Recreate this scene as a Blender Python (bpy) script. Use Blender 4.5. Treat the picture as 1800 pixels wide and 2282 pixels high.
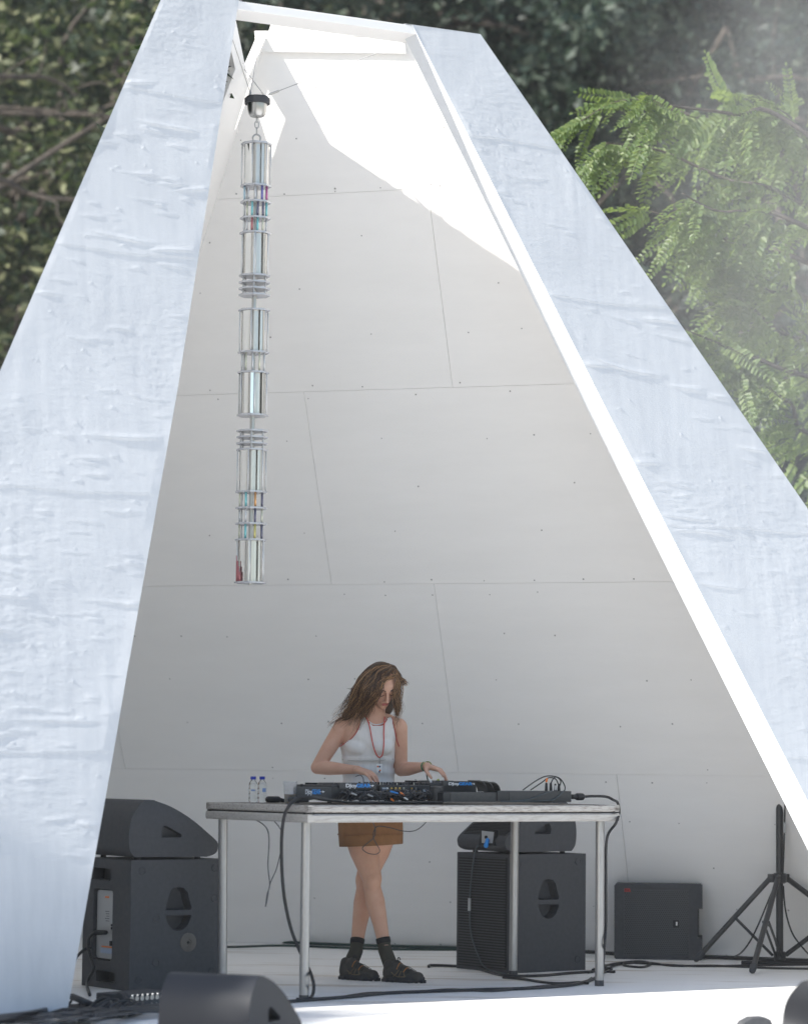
import bpy, bmesh, math, random
import numpy as np
from mathutils import Vector as V, Matrix, geometry
from mathutils.bvhtree import BVHTree
for o in list(bpy.data.objects): bpy.data.objects.remove(o)
S = bpy.context.scene
COL = S.collection
R = math.radians
random.seed(7); RNG = np.random.default_rng(7)

# ------------------------------------------------------------------ camera
FOC, EYE = 6300.0, 1.158                       # focal length in photo pixels (1800 wide), eye height over the stage floor
PITCH, ROLL = math.atan(559/FOC), R(0.6)
fw = V((0, math.cos(PITCH), math.sin(PITCH))); up0 = V((0, -math.sin(PITCH), math.cos(PITCH)))
rt = V((1, 0, 0))*math.cos(ROLL) + up0*math.sin(ROLL)
upv = up0*math.cos(ROLL) - V((1, 0, 0))*math.sin(ROLL)
CAM = V((0, 0, EYE))
cam = bpy.data.cameras.new('camera'); camo = bpy.data.objects.new('camera', cam); COL.objects.link(camo)
cam.sensor_fit = 'HORIZONTAL'; cam.sensor_width = 36; cam.lens = 36*FOC/1800
cam.clip_end = 600; cam.clip_start = 0.1
camo.matrix_world = Matrix(((rt.x, upv.x, -fw.x, 0), (rt.y, upv.y, -fw.y, 0), (rt.z, upv.z, -fw.z, EYE), (0, 0, 0, 1)))
cam.dof.use_dof = True; cam.dof.focus_distance = 15.3; cam.dof.aperture_fstop = 2.3
S.camera = camo
# ------------------------------------------------------------------ sky, sun, exposure
SUN = V((1, .542, -.68)).normalized()            # travel direction of the sunlight
world = bpy.data.worlds.new('World'); S.world = world; world.use_nodes = True
wn = world.node_tree.nodes; wl = world.node_tree.links
sky = wn.new('ShaderNodeTexSky'); sky.sky_type = 'NISHITA'; sky.sun_disc = False
sky.sun_elevation = math.asin(-SUN.z); sky.sun_rotation = math.atan2(-SUN.x, -SUN.y)
wl.new(sky.outputs[0], wn['Background'].inputs[0]); wn['Background'].inputs[1].default_value = 0.095
sl = bpy.data.lights.new('sun', 'SUN'); sl.energy = 5.0; sl.angle = R(0.6); sl.color = (1, .955, .88)
so = bpy.data.objects.new('sun', sl); COL.objects.link(so); so.location = (-20, -10, 20)
so.rotation_euler = SUN.to_track_quat('-Z', 'Y').to_euler()
S.view_settings.view_transform = 'Standard'; S.view_settings.look = 'None'
S.view_settings.gamma = 1; S.view_settings.use_curve_mapping = False
S.view_settings.exposure = 1.15
S.render.engine = 'CYCLES'
cy = S.cycles
cy.use_denoising = True; cy.max_bounces = 20; cy.diffuse_bounces = 18; cy.glossy_bounces = 5; cy.transmission_bounces = 8
cy.transparent_max_bounces = 12; cy.volume_bounces = 1; cy.sample_clamp_indirect = 8; cy.caustics_reflective = False; cy.caustics_refractive = False

# ------------------------------------------------------------------ geometry helpers
def ray(px, py): return fw + rt*((px-900)/FOC) + upv*((1141-py)/FOC)
def at(px, py, y):                                # point seen at a photo pixel, on the upright plane Y = y
    d = ray(px, py); return CAM + d*(y/d.y)
def onp(px, py, n, q):
    d = ray(px, py); return CAM + d*(n.dot(q-CAM)/n.dot(d))
def floor(px, py, z=0.0): return onp(px, py, V((0, 0, 1)), V((0, 0, z)))

W = {}                                            # world matrix of every object that has children
def tag(o, label=None, cat=None, group=None, kind=None):
    if label: o['label'] = label
    if cat: o['category'] = cat
    if group: o['group'] = group
    if kind: o['kind'] = kind
    return o
def thing(name, label, cat, loc, rz=0.0, group=None):
    o = bpy.data.objects.new(name, None); COL.objects.link(o); o.empty_display_size = .1
    o.location = loc; o.rotation_euler = (0, 0, rz)
    W[o] = Matrix.Translation(V(loc)) @ Matrix.Rotation(rz, 4, 'Z')
    return tag(o, label, cat, group)

class MB:
    def __init__(s): s.v = []; s.f = []
    def add(s, vs, fs):
        n = len(s.v); s.v += [tuple(p) for p in vs]; s.f += [tuple(i+n for i in f) for f in fs]; return s
    def box(s, c, sz, M=None, ch=0.0):
        c = V(c); hx, hy, hz = sz[0]/2, sz[1]/2, sz[2]/2
        vs = [V((x*hx, y*hy, z*hz)) for x in (-1, 1) for y in (-1, 1) for z in (-1, 1)]
        vs = [(M @ p if M else p) + c for p in vs]
        return s.add(vs, [(0, 1, 3, 2), (4, 6, 7, 5), (0, 4, 5, 1), (2, 3, 7, 6), (0, 2, 6, 4), (1, 5, 7, 3)])
    def tube(s, pts, r, n=8, cap=True):
        pts = [V(p) for p in pts]; m = len(pts)
        rs = r if isinstance(r, (list, tuple)) else [r]*m
        vs, fs = [], []
        t = (pts[1]-pts[0]).normalized(); a = t.orthogonal().normalized()
        for i, p in enumerate(pts):
            t2 = (pts[min(i+1, m-1)]-pts[max(i-1, 0)])
            if t2.length > 1e-9: t = t2.normalized()
            a = (a - t*a.dot(t)); a = a.normalized() if a.length > 1e-6 else t.orthogonal().normalized()
            b = t.cross(a)
            for k in range(n):
                an = 2*math.pi*k/n; vs.append(p + (a*math.cos(an)+b*math.sin(an))*rs[i])
        for i in range(m-1):
            for k in range(n): fs.append((i*n+k, i*n+(k+1) % n, (i+1)*n+(k+1) % n, (i+1)*n+k))
        if cap: fs.append(tuple(range(n-1, -1, -1))); fs.append(tuple((m-1)*n+k for k in range(n)))
        return s.add(vs, fs)
    def lathe(s, prof, n=20, M=None):             # profile of (radius, height), closed at both ends
        vs, fs = [], []
        for r_, z in prof:
            for k in range(n):
                an = 2*math.pi*k/n; p = V((r_*math.cos(an), r_*math.sin(an), z)); vs.append(M @ p if M else p)
        for i in range(len(prof)-1):
            for k in range(n): fs.append((i*n+k, i*n+(k+1) % n, (i+1)*n+(k+1) % n, (i+1)*n+k))
        fs.append(tuple(range(n-1, -1, -1))); fs.append(tuple((len(prof)-1)*n+k for k in range(n)))
        return s.add(vs, fs)
    def capsule(s, p1, r1, p2, r2, n=16, h=5):
        p1, p2 = V(p1), V(p2); d = p2-p1; L = d.length; q = d.to_track_quat('Z', 'Y').to_matrix()
        prof = [(max(1e-4, r1*math.cos(a)), r1*math.sin(a)) for a in [-math.pi/2*(1-i/h) for i in range(h+1)]]
        prof += [(max(1e-4, r2*math.cos(a)), L+r2*math.sin(a)) for a in [math.pi/2*i/h for i in range(h+1)]]
        return s.lathe(prof, n, Matrix.Translation(p1) @ q.to_4x4())
    def ball(s, c, rad, M=None, n=20, h=12):
        prof = [(max(1e-4, math.cos(a)), math.sin(a)) for a in [math.pi*(i/h-.5) for i in range(h+1)]]
        D = Matrix.Diagonal((rad[0], rad[1], rad[2], 1)); T = Matrix.Translation(V(c))
        return s.lathe(prof, n, T @ (M.to_4x4() if M else Matrix.Identity(4)) @ D)
    def panel(s, o, ex, ey, outer, holes=()):     # flat face (normal ex x ey) with pockets: holes = [(polygon, depth)]
        o, ex, ey = V(o), V(ex), V(ey); nrm = ex.cross(ey).normalized()
        P = lambda p, d=0.0: o + ex*p[0] + ey*p[1] - nrm*d
        loops = [[V((p[0], p[1], 0)) for p in outer]] + [[V((p[0], p[1], 0)) for p in h] for h, _ in holes]
        flat = [p for l in loops for p in l]
        tri = geometry.tessellate_polygon(loops)
        fs = []
        for t in tri:
            a, b, c = (flat[i] for i in t)
            fs.append(t if (b-a).cross(c-a).z > 0 else t[::-1])
        s.add([P(p) for p in flat], fs)
        for h, d in holes:
            n = len(h); ar = sum(h[i][0]*h[(i+1) % n][1]-h[(i+1) % n][0]*h[i][1] for i in range(n))
            hh = h if ar > 0 else h[::-1]
            s.add([P(p) for p in hh]+[P(p, d) for p in hh],
                  [(i, (i+1) % n, n+(i+1) % n, n+i) for i in range(n)] + [tuple(range(n, 2*n))])
        return s
    def prism(s, outer, o, ex, ey, depth, holes=(), holes_back=()):   # outer (ccw) extruded along -normal
        o, ex, ey = V(o), V(ex), V(ey); nrm = ex.cross(ey).normalized(); n = len(outer)
        s.panel(o, ex, ey, outer, holes)
        s.panel(o - nrm*depth, -ex, ey, [(-x, y) for x, y in outer][::-1], [([(-x, y) for x, y in h], d) for h, d in holes_back])
        vs = [o+ex*x+ey*y for x, y in outer]; vs += [p - nrm*depth for p in vs]
        return s.add(vs, [(i, n+i, n+(i+1) % n, (i+1) % n) for i in range(n)])
    def build(s, name, mat, parent=None, smooth=False, bevel=0.0, kind=None, local=False, auto=None, weld=False):
        me = bpy.data.meshes.new(name)
        vs = s.v
        if parent is not None and not local:
            inv = W[parent].inverted(); vs = [inv @ V(p) for p in vs]
        loc = None
        if parent is None:
            a = np.array(vs); loc = V((float(a[:, 0].mean()), float(a[:, 1].mean()), float(a[:, 2].min())))
            vs = [V(p)-loc for p in vs]
        me.from_pydata([tuple(p) for p in vs], [], s.f); me.update()
        if weld:
            bm = bmesh.new(); bm.from_mesh(me); bmesh.ops.remove_doubles(bm, verts=bm.verts, dist=.0003); bm.to_mesh(me); bm.free()
        return link(name, me, mat, parent, smooth, bevel, kind, loc, auto)
def link(name, me, mat, parent=None, smooth=False, bevel=0.0, kind=None, loc=None, auto=None):
    if mat is not None: me.materials.append(mat)
    o = bpy.data.objects.new(name, me); COL.objects.link(o)
    if parent is not None: o.parent = parent; W[o] = W[parent]
    elif loc is not None: o.location = loc; W[o] = Matrix.Translation(loc)
    if smooth:
        for p in me.polygons: p.use_smooth = True
    if bevel > 0:
        b = o.modifiers.new('bevel', 'BEVEL'); b.width = bevel; b.segments = 2; b.limit_method = 'ANGLE'; b.angle_limit = R(50)
    if auto:
        me.set_sharp_from_angle(angle=R(auto))
    if kind: o['kind'] = kind
    return o
def fast_mesh(name, verts, faces):                # numpy (N,3), (M,k)
    me = bpy.data.meshes.new(name); k = faces.shape[1]
    me.vertices.add(len(verts)); me.vertices.foreach_set('co', np.ascontiguousarray(verts, dtype=np.float32).ravel())
    me.loops.add(faces.size); me.loops.foreach_set('vertex_index', faces.astype(np.int32).ravel())
    me.polygons.add(len(faces)); me.polygons.foreach_set('loop_start', np.arange(0, faces.size, k, dtype=np.int32))
    me.polygons.foreach_set('loop_total', np.full(len(faces), k, dtype=np.int32))
    me.update(calc_edges=True); return me
def spline(pts, n=8):
    pts = [V(p) for p in pts]; out = []
    for i in range(len(pts)-1):
        p0, p1, p2, p3 = pts[max(i-1, 0)], pts[i], pts[i+1], pts[min(i+2, len(pts)-1)]
        for k in range(n):
            t = k/n
            out.append(.5*((2*p1)+(p2-p0)*t+(2*p0-5*p1+4*p2-p3)*t*t+(3*p1-p0-3*p2+p3)*t**3))
    return out+[pts[-1]]
def rrect(x0, y0, x1, y1, r, n=4):
    out = []
    for cx, cy_, a0 in ((x1-r, y1-r, 0), (x0+r, y1-r, 90), (x0+r, y0+r, 180), (x1-r, y0+r, 270)):
        for i in range(n+1):
            a = R(a0+90*i/n); out.append((cx+r*math.cos(a), cy_+r*math.sin(a)))
    return out
def ngon(cx, cy_, r, n=20): return [(cx+r*math.cos(2*math.pi*i/n), cy_+r*math.sin(2*math.pi*i/n)) for i in range(n)]
def clip2(poly, a, b, c):                         # keep a*x + b*y <= c
    out = []
    for i in range(len(poly)):
        p, q = poly[i], poly[(i+1) % len(poly)]; dp, dq = a*p[0]+b*p[1]-c, a*q[0]+b*q[1]-c
        if dp <= 0: out.append(p)
        if dp*dq < 0:
            t = dp/(dp-dq); out.append((p[0]+(q[0]-p[0])*t, p[1]+(q[1]-p[1])*t))
    return out
def frame(o, ex, ey, ez=None):
    ex, ey = V(ex).normalized(), V(ey); ez = (V(ez) if ez else ex.cross(ey)).normalized(); ey = ez.cross(ex)
    return Matrix(((ex.x, ey.x, ez.x, o[0]), (ex.y, ey.y, ez.y, o[1]), (ex.z, ey.z, ez.z, o[2]), (0, 0, 0, 1)))
def text(name, body, size, M, mat, parent, ext=.0006, sx=1.0, bold=0.0):
    cu = bpy.data.curves.new(name, 'FONT'); cu.body = body; cu.size = size; cu.extrude = ext; cu.align_x = 'LEFT'; cu.offset = bold
    tmp = bpy.data.objects.new('tmp', cu); COL.objects.link(tmp); me = bpy.data.meshes.new_from_object(tmp.evaluated_get(bpy.context.evaluated_depsgraph_get())); bpy.data.objects.remove(tmp)
    me.name = name; me.materials.clear(); me.materials.append(mat); o = bpy.data.objects.new(name, me); COL.objects.link(o)
    o.parent = parent; o.matrix_local = W[parent].inverted() @ M @ Matrix.Diagonal((sx, 1, 1, 1)); return o

# ------------------------------------------------------------------ materials
MATS = {}
def mat(name, col, rough=.5, metal=0.0, col2=None, scale=8.0, lo=.35, hi=.65, bump=0.0, bscale=60.0, spec=.5, stretch=None, trans=0.0, ior=1.45, sss=0.0, rough2=None, bdist=.004, coat=0.0, detail=6):
    if name in MATS: return MATS[name]
    m = bpy.data.materials.new(name); m.use_nodes = True; MATS[name] = m
    nt = m.node_tree; N, L = nt.nodes, nt.links; b = N['Principled BSDF']
    b.inputs['Base Color'].default_value = (*col, 1); b.inputs['Roughness'].default_value = rough
    b.inputs['Metallic'].default_value = metal; b.inputs['Specular IOR Level'].default_value = spec
    b.inputs['Transmission Weight'].default_value = trans; b.inputs['IOR'].default_value = ior
    if sss: b.inputs['Subsurface Weight'].default_value = sss; b.inputs['Subsurface Radius'].default_value = (.012, .005, .003)
    if coat: b.inputs['Coat Weight'].default_value = coat; b.inputs['Coat Roughness'].default_value = .15
    tc = N.new('ShaderNodeTexCoord'); mp = N.new('ShaderNodeMapping'); L.new(tc.outputs['Object'], mp.inputs[0])
    if stretch: mp.inputs['Scale'].default_value = stretch
    if col2 is not None:
        n = N.new('ShaderNodeTexNoise'); n.inputs['Scale'].default_value = scale; n.inputs['Detail'].default_value = detail; n.inputs['Roughness'].default_value = .65
        L.new(mp.outputs[0], n.inputs['Vector'])
        r_ = N.new('ShaderNodeMapRange'); r_.inputs[1].default_value = lo; r_.inputs[2].default_value = hi; L.new(n.outputs[0], r_.inputs[0])
        mx = N.new('ShaderNodeMix'); mx.data_type = 'RGBA'; L.new(r_.outputs[0], mx.inputs[0])
        mx.inputs[6].default_value = (*col, 1); mx.inputs[7].default_value = (*col2, 1); L.new(mx.outputs[2], b.inputs['Base Color'])
        if rough2 is not None:
            rr = N.new('ShaderNodeMapRange'); rr.inputs[3].default_value = rough; rr.inputs[4].default_value = rough2
            L.new(r_.outputs[0], rr.inputs[0]); L.new(rr.outputs[0], b.inputs['Roughness'])
    if bump:
        n2 = N.new('ShaderNodeTexNoise'); n2.inputs['Scale'].default_value = bscale; n2.inputs['Detail'].default_value = 5
        L.new(mp.outputs[0], n2.inputs['Vector'])
        bp = N.new('ShaderNodeBump'); bp.inputs['Strength'].default_value = bump; bp.inputs['Distance'].default_value = bdist
        L.new(n2.outputs[0], bp.inputs['Height']); L.new(bp.outputs[0], b.inputs['Normal'])
    return m
def leafmat(name, c1, c2, tr, amt=.35, pw=1.0, spec=.3, rough=.5):
    m = bpy.data.materials.new(name); m.use_nodes = True; nt = m.node_tree; N, L = nt.nodes, nt.links; b = N['Principled BSDF']
    gi = N.new('ShaderNodeNewGeometry'); mx = N.new('ShaderNodeMix'); mx.data_type = 'RGBA'
    pm_ = N.new('ShaderNodeMath'); pm_.operation = 'POWER'; pm_.inputs[1].default_value = pw; L.new(gi.outputs['Random Per Island'], pm_.inputs[0]); L.new(pm_.outputs[0], mx.inputs[0])
    mx.inputs[6].default_value = (*c1, 1); mx.inputs[7].default_value = (*c2, 1); L.new(mx.outputs[2], b.inputs['Base Color'])
    b.inputs['Roughness'].default_value = rough; b.inputs['Specular IOR Level'].default_value = spec
    t = N.new('ShaderNodeBsdfTranslucent'); t.inputs[0].default_value = (*tr, 1)
    ms = N.new('ShaderNodeMixShader'); ms.inputs[0].default_value = amt
    L.new(b.outputs[0], ms.inputs[1]); L.new(t.outputs[0], ms.inputs[2]); L.new(ms.outputs[0], N['Material Output'].inputs[0]); return m

M_BLK = mat('speaker_black', (.058, .061, .068), .6, spec=.25, col2=(.070, .073, .080), scale=40, bump=.25, bscale=420, bdist=.001)
M_DARK = mat('recess_black', (.008, .009, .011), .6)
M_CAB = mat('cable_rubber', (.018, .019, .022), .45)
M_GCAB = mat('green_cable', (.012, .04, .034), .5)
M_GCAP = mat('grey_cap', (.05, .052, .057), .5)
M_CHROME = mat('chrome', (.82, .82, .8), .07, 1.0)
M_STEEL = mat('brushed_steel', (.48, .48, .47), .28, 1.0)
M_ALU = mat('scuffed_aluminium', (.47, .455, .435), .45, .35, col2=(.27, .235, .21), scale=90, lo=.46, hi=.78, bump=.4, bscale=90, stretch=(.16, .8, 1.6), bdist=.002, detail=14)
M_ALUW = mat('worn_aluminium', (.46, .44, .415), .5, .25, col2=(.17, .135, .115), scale=95, lo=.47, hi=.70, bump=.5, bscale=110, stretch=(.2, .8, 1.6), bdist=.002, detail=14)
M_BLK3 = mat('monitor_gloss_dimmed', (.010, .011, .014), .32, spec=.35, bump=.15, bscale=420, bdist=.001)  # darker copy of the speaker black, toned down against the sunlight
M_BLK2 = mat('monitor_black_shaded', (.024, .027, .034), .55, spec=.35, bump=.2, bscale=420, bdist=.001)  # speaker black darkened to carry the tree shade in its colour
M_ALUP = mat('aluminium_tube', (.36, .36, .36), .36, .65, col2=(.31, .305, .30), scale=30, lo=.4, hi=.75, stretch=(2, 2, .5))
M_PLATE = mat('amp_plate', (.42, .43, .44), .4, .3)
M_WHITE = mat('white_print', (.8, .8, .8), .5)
M_BLUE = mat('blue_print', (.02, .22, .62), .5)
M_CAPB = mat('bottle_cap_blue', (.01, .03, .35), .4)
M_ORG = mat('orange_tip', (.75, .2, .03), .5)
M_RED = mat('red_badge', (.4, .03, .03), .5)

# ------------------------------------------------------------------ setting: ground and stage floor
gm = mat('ground_pale', (.60, .575, .53), .9, col2=(.52, .49, .44), scale=1.2, bump=.6, bscale=6, bdist=.05)  # unseen ground kept pale so it bounces sunlight into the shelter
gx = np.linspace(-60, 60, 81); gy = np.linspace(-40, 60, 81)
X, Y = np.meshgrid(gx, gy); Zg = -.55 + np.where(Y > 24, 0*Y, 0) + .05*np.sin(X*.7)*np.cos(Y*.5)*(np.abs(X) > 9)
idx = np.arange(81*81).reshape(81, 81)
fq = np.stack([idx[:-1, :-1], idx[:-1, 1:], idx[1:, 1:], idx[1:, :-1]], -1).reshape(-1, 4)
g = link('ground', fast_mesh('ground', np.stack([X, Y, Zg], -1).reshape(-1, 3), fq), gm, kind='structure', smooth=True)
hx_ = np.linspace(-58, 58, 61); hy_ = np.linspace(29, 60, 41); X, Y = np.meshgrid(hx_, hy_)
Zg = -.6+np.clip(Y-31, 0, None)*.7+.5*np.sin(X*.3+1)*np.sin(Y*.2); idx = np.arange(41*61).reshape(41, 61)
fq = np.stack([idx[:-1, :-1], idx[:-1, 1:], idx[1:, 1:], idx[1:, :-1]], -1).reshape(-1, 4)
link('hillside', fast_mesh('hillside', np.stack([X, Y, Zg], -1).reshape(-1, 3), fq), mat('forest_floor', (.035, .035, .022), .95, col2=(.018, .026, .014), scale=1.5, bump=.8, bscale=4, bdist=.1), kind='structure', smooth=True)
fm = mat('white_painted_boards', (.88, .87, .855), .55, col2=(.42, .34, .24), scale=3.2, lo=.55, hi=.76, bump=.3, bscale=14, stretch=(.35, 2.4, 1), detail=9)
mb = MB()
fp = [(-8, 4.5), (10, 4.5), (10, 21), (-8, 21)]  # front stretched out of view so sunlit boards bounce more light inside
mb.prism(fp, (0, 0, 0), (1, 0, 0), (0, 1, 0), .5)
st = mb.build('stage_floor', fm, kind='structure', bevel=.004)

# ------------------------------------------------------------------ the white pavilion
m = bpy.data.materials.new('white_paint_rough'); m.use_nodes = True; M_OUT = m
N, L = m.node_tree.nodes, m.node_tree.links; b = N['Principled BSDF']; b.inputs['Roughness'].default_value = .42; b.inputs['Specular IOR Level'].default_value = .35
tc = N.new('ShaderNodeTexCoord')
def noise_n(scale, st, detail=6, rough=.6):
    mp = N.new('ShaderNodeMapping'); mp.inputs['Scale'].default_value = st; L.new(tc.outputs['UV'], mp.inputs[0])
    n = N.new('ShaderNodeTexNoise'); n.inputs['Scale'].default_value = scale; n.inputs['Detail'].default_value = detail; n.inputs['Roughness'].default_value = rough
    L.new(mp.outputs[0], n.inputs['Vector']); return n.outputs[0]
strokes = noise_n(9, (2.6, .35, 1)); blot = noise_n(2.2, (1, 1, 1)); fine = noise_n(70, (.7, 1.8, 1), 8, .75)
mx = N.new('ShaderNodeMix'); mx.data_type = 'RGBA'; mx.inputs[6].default_value = (.565, .588, .62, 1); mx.inputs[7].default_value = (.625, .647, .675, 1)  # white with some blue of the sky light mixed into the paint
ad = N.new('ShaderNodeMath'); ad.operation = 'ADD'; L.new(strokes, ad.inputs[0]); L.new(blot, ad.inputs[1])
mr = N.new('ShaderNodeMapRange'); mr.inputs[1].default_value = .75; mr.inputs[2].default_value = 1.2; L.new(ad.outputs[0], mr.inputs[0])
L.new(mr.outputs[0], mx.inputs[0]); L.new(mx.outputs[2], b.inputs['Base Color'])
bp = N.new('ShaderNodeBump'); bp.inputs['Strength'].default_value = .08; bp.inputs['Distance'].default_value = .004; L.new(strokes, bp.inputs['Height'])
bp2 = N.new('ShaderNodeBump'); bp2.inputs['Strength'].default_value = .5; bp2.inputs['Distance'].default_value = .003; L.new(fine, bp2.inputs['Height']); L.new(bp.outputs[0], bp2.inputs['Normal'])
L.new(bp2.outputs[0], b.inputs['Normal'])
M_WALL = mat('white_wall_paint', (.86, .852, .84), .6, col2=(.835, .827, .815), scale=1.6, bump=.12, bscale=25, stretch=(1, 1, 5), bdist=.003)

class Pl:                                          # an inclined plane: eh along the base, up along the slope, n the face normal
    def __init__(s, yaw, lean, q, sgn=1):
        a, b_ = R(yaw), R(lean); s.eh = V((math.cos(a), math.sin(a), 0)); w = V((-math.sin(a), math.cos(a), 0))
        s.up = V((0, 0, 1))*math.cos(b_) + w*(sgn*math.sin(b_)); s.n = s.eh.cross(s.up); s.q = V(q)
    def P(s, u, v, d=0.0): return s.q + s.eh*u + s.up*v + s.n*d
    def uv(s, X): d = V(X)-s.q; return d.dot(s.eh), d.dot(s.up)
    def hit(s, px, py): return s.uv(onp(px, py, s.n, s.q))
BK = Pl(-17, 27, floor(1500, 2131), -1)
FR = Pl(30, 7, floor(640, 2250))
pav = thing('stage_pavilion', 'large white painted wooden pyramid shelter open at the front, standing on the stage', 'pavilion', (0.3, 15.5, 0))

def poly_line(pts):                                # u as a function of v through photo pixels, extrapolated
    q = sorted([FR.hit(*p)[::-1] for p in pts]); vs = [a for a, _ in q]; us = [c for _, c in q]
    def f(v):
        if v <= vs[0]: return us[0]+(us[1]-us[0])/(vs[1]-vs[0])*(v-vs[0])
        if v >= vs[-1]: return us[-1]+(us[-1]-us[-2])/(vs[-1]-vs[-2])*(v-vs[-1])
        return float(np.interp(v, vs, us))
    return f
li = poly_line([(530, 15), (422, 700), (397, 860), (283, 1500), (249, 1700), (152, 2244)])
lo = poly_line([(357.5, 0), (0, 826)])
ri = poly_line([(931, 79), (1345, 900), (1800, 1787)])
ro = poly_line([(1071, 76), (1775, 1098)])
def vnoise(x, y, rg):                             # smooth value noise
    G = rg.uniform(-1, 1, (64, 64)); xi, yi = np.floor(x).astype(int), np.floor(y).astype(int); fx, fy = x-xi, y-yi
    fx, fy = fx*fx*(3-2*fx), fy*fy*(3-2*fy); g_ = lambda a, c: G[a % 64, c % 64]
    return (g_(xi, yi)*(1-fx)+g_(xi+1, yi)*fx)*(1-fy)+(g_(xi, yi+1)*(1-fx)+g_(xi+1, yi+1)*fx)*fy
def relief(U, Vv, seed, n_wr, n_bl):
    rg = np.random.default_rng(seed); H = np.zeros_like(U)
    u0, u1 = U.min(), U.max()
    H += .0018*np.sin(Vv*5.1+np.sin(U*2.3)*1.2)*np.sin(U*3.1+1)+.0007*np.sin(Vv*17+3*np.sin(U*4+Vv))
    for k in range(n_wr):                          # wrinkles of the painted cloth, in bands
        cv = rg.choice([4.3, 3.95, 3.55, 3.25, 2.75, 1.95, 1.35, .8, 2.35])+rg.normal(0, .17); cu = rg.uniform(u0, u1)
        big = k % 8 == 0; Lw = rg.uniform(.08, .20) if big else rg.uniform(.02, .09); a = rg.uniform(.0022, .0050) if big else rg.uniform(.0007, .0026); w = rg.uniform(.004, .007) if big else rg.uniform(.0028, .0055)
        sl_ = rg.normal(-.02, .06); d = Vv-cv-sl_*(U-cu)-rg.normal(0, .25)*(U-cu)**2
        H += a*np.where(d > 0, np.exp(-(d/(w*3))**2), np.exp(-(d/(w*.7))**2))*np.exp(-((U-cu)/Lw)**4)
    for k in range(n_bl):                          # drips, chips and lumps of paint
        cu, cv = rg.uniform(u0, u1), rg.choice([4.55, 4.0, 3.3, 2.8, 1.9, 1.2])+rg.normal(0, .3); r_ = rg.uniform(.0022, .0055); a = rg.uniform(.0006, .0030)
        H += a*np.exp(-(((U-cu)/(r_*rg.uniform(1, 3.2)))**2+((Vv-cv)/r_)**2))
    warp = .02*vnoise(U*5, Vv*5, rg); msk = np.clip(.55+.8*vnoise(U*2.2+9, Vv*1.6, rg), 0, 1.3)
    H += msk*(  .0005*vnoise(U*7, (Vv+warp)*44, rg)+.00055*vnoise(U*20, (Vv+warp)*95, rg)+.0003*vnoise(U*70, Vv*90, rg))+.0002*vnoise(U*24, Vv*5, rg)
    for k in range(26):                            # soft brush drags
        cu, cv = rg.uniform(u0, u1), rg.uniform(.3, 4.7); H += rg.uniform(-.0007, .0007)*np.exp(-(((U-cu)/.03)**2+((Vv-cv)/.35)**2))
    for sv in (1.2, 2.43, 3.62, 4.45):             # overlapping edges of the sheets
        d = Vv-sv-.006*np.sin(U*9+sv*3)-.012*U*.3
        H += .0026*np.where(d > 0, np.exp(-d/.05), 0)
    return H
def front_panel(fl_, fr_, v1f, cols, rows, seed, n_wr, n_bl, thick, dL, dR):
    vg = np.linspace(-.02, 1, rows)
    U = np.zeros((rows, cols)); Vv = np.zeros((rows, cols))
    for i, s_ in enumerate(np.linspace(0, 1, rows)):
        v = s_*5.1-.0; a, c = fl_(v), fr_(v); t = np.linspace(0, 1, cols)
        U[i] = a+(c-a)*t; Vv[i] = np.minimum(v, v1f(U[i]))
    H = relief(U, Vv, seed, n_wr, n_bl)
    t = np.linspace(0, 1, cols); H *= np.clip(np.minimum(t, 1-t)*22, 0, 1)[None, :]*np.clip((np.arange(rows)/rows)*40, 0, 1)[:, None]*np.clip((1-np.arange(rows)/(rows-1))*40, 0, 1)[:, None]
    eh, up_, n_, q = (np.array(x) for x in (FR.eh, FR.up, FR.n, FR.q))
    P = q+U[..., None]*eh+Vv[..., None]*up_+H[..., None]*n_
    T = np.array([[thick(v) for v in Vv[:, 0]]]).T
    bl = q+U[:, :1, None][:, 0]*eh+Vv[:, :1]*up_+T*np.array(dL); br = q+U[:, -1:]*eh+Vv[:, -1:]*up_+T*np.array(dR)
    vs = np.concatenate([P.reshape(-1, 3), bl, br]); nP = rows*cols
    ix = np.arange(nP).reshape(rows, cols)
    f = [np.stack([ix[:-1, :-1], ix[:-1, 1:], ix[1:, 1:], ix[1:, :-1]], -1).reshape(-1, 4)]
    il = nP+np.arange(rows); ir = nP+rows+np.arange(rows)
    f.append(np.stack([ix[:-1, 0], ix[1:, 0], il[1:], il[:-1]], -1)); f.append(np.stack([ix[1:, -1], ix[:-1, -1], ir[:-1], ir[1:]], -1))
    f.append(np.stack([il[:-1], il[1:], ir[1:], ir[:-1]], -1))
    # top and bottom closing strips
    f.append(np.array([[ix[-1, 0], ix[-1, -1], ir[-1], il[-1]], [ix[0, -1], ix[0, 0], il[0], ir[0]]]))
    inv = np.array(W[pav].inverted()); vs = vs@inv[:3, :3].T+inv[:3, 3]
    fa = np.concatenate(f); me = fast_mesh('front_panel', vs, fa)
    uvl = me.uv_layers.new(name='uv'); allu = np.concatenate([np.stack([U, Vv], -1).reshape(-1, 2), np.stack([U[:, 0], Vv[:, 0]], -1), np.stack([U[:, -1]-.13, Vv[:, -1]], -1)])
    uvl.data.foreach_set('uv', allu[fa.ravel()].astype(np.float32).ravel())
    me.materials.append(M_OUT); me.materials.append(M_WALL); nf_ = (rows-1)*(cols-1); mi = np.zeros(len(fa), dtype=np.int32); mi[nf_+2*(rows-1):nf_+3*(rows-1)] = 1; me.polygons.foreach_set('material_index', mi)
    o = link('front_panel', me, None, pav, smooth=True); me.set_sharp_from_angle(angle=R(55)); return o
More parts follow.
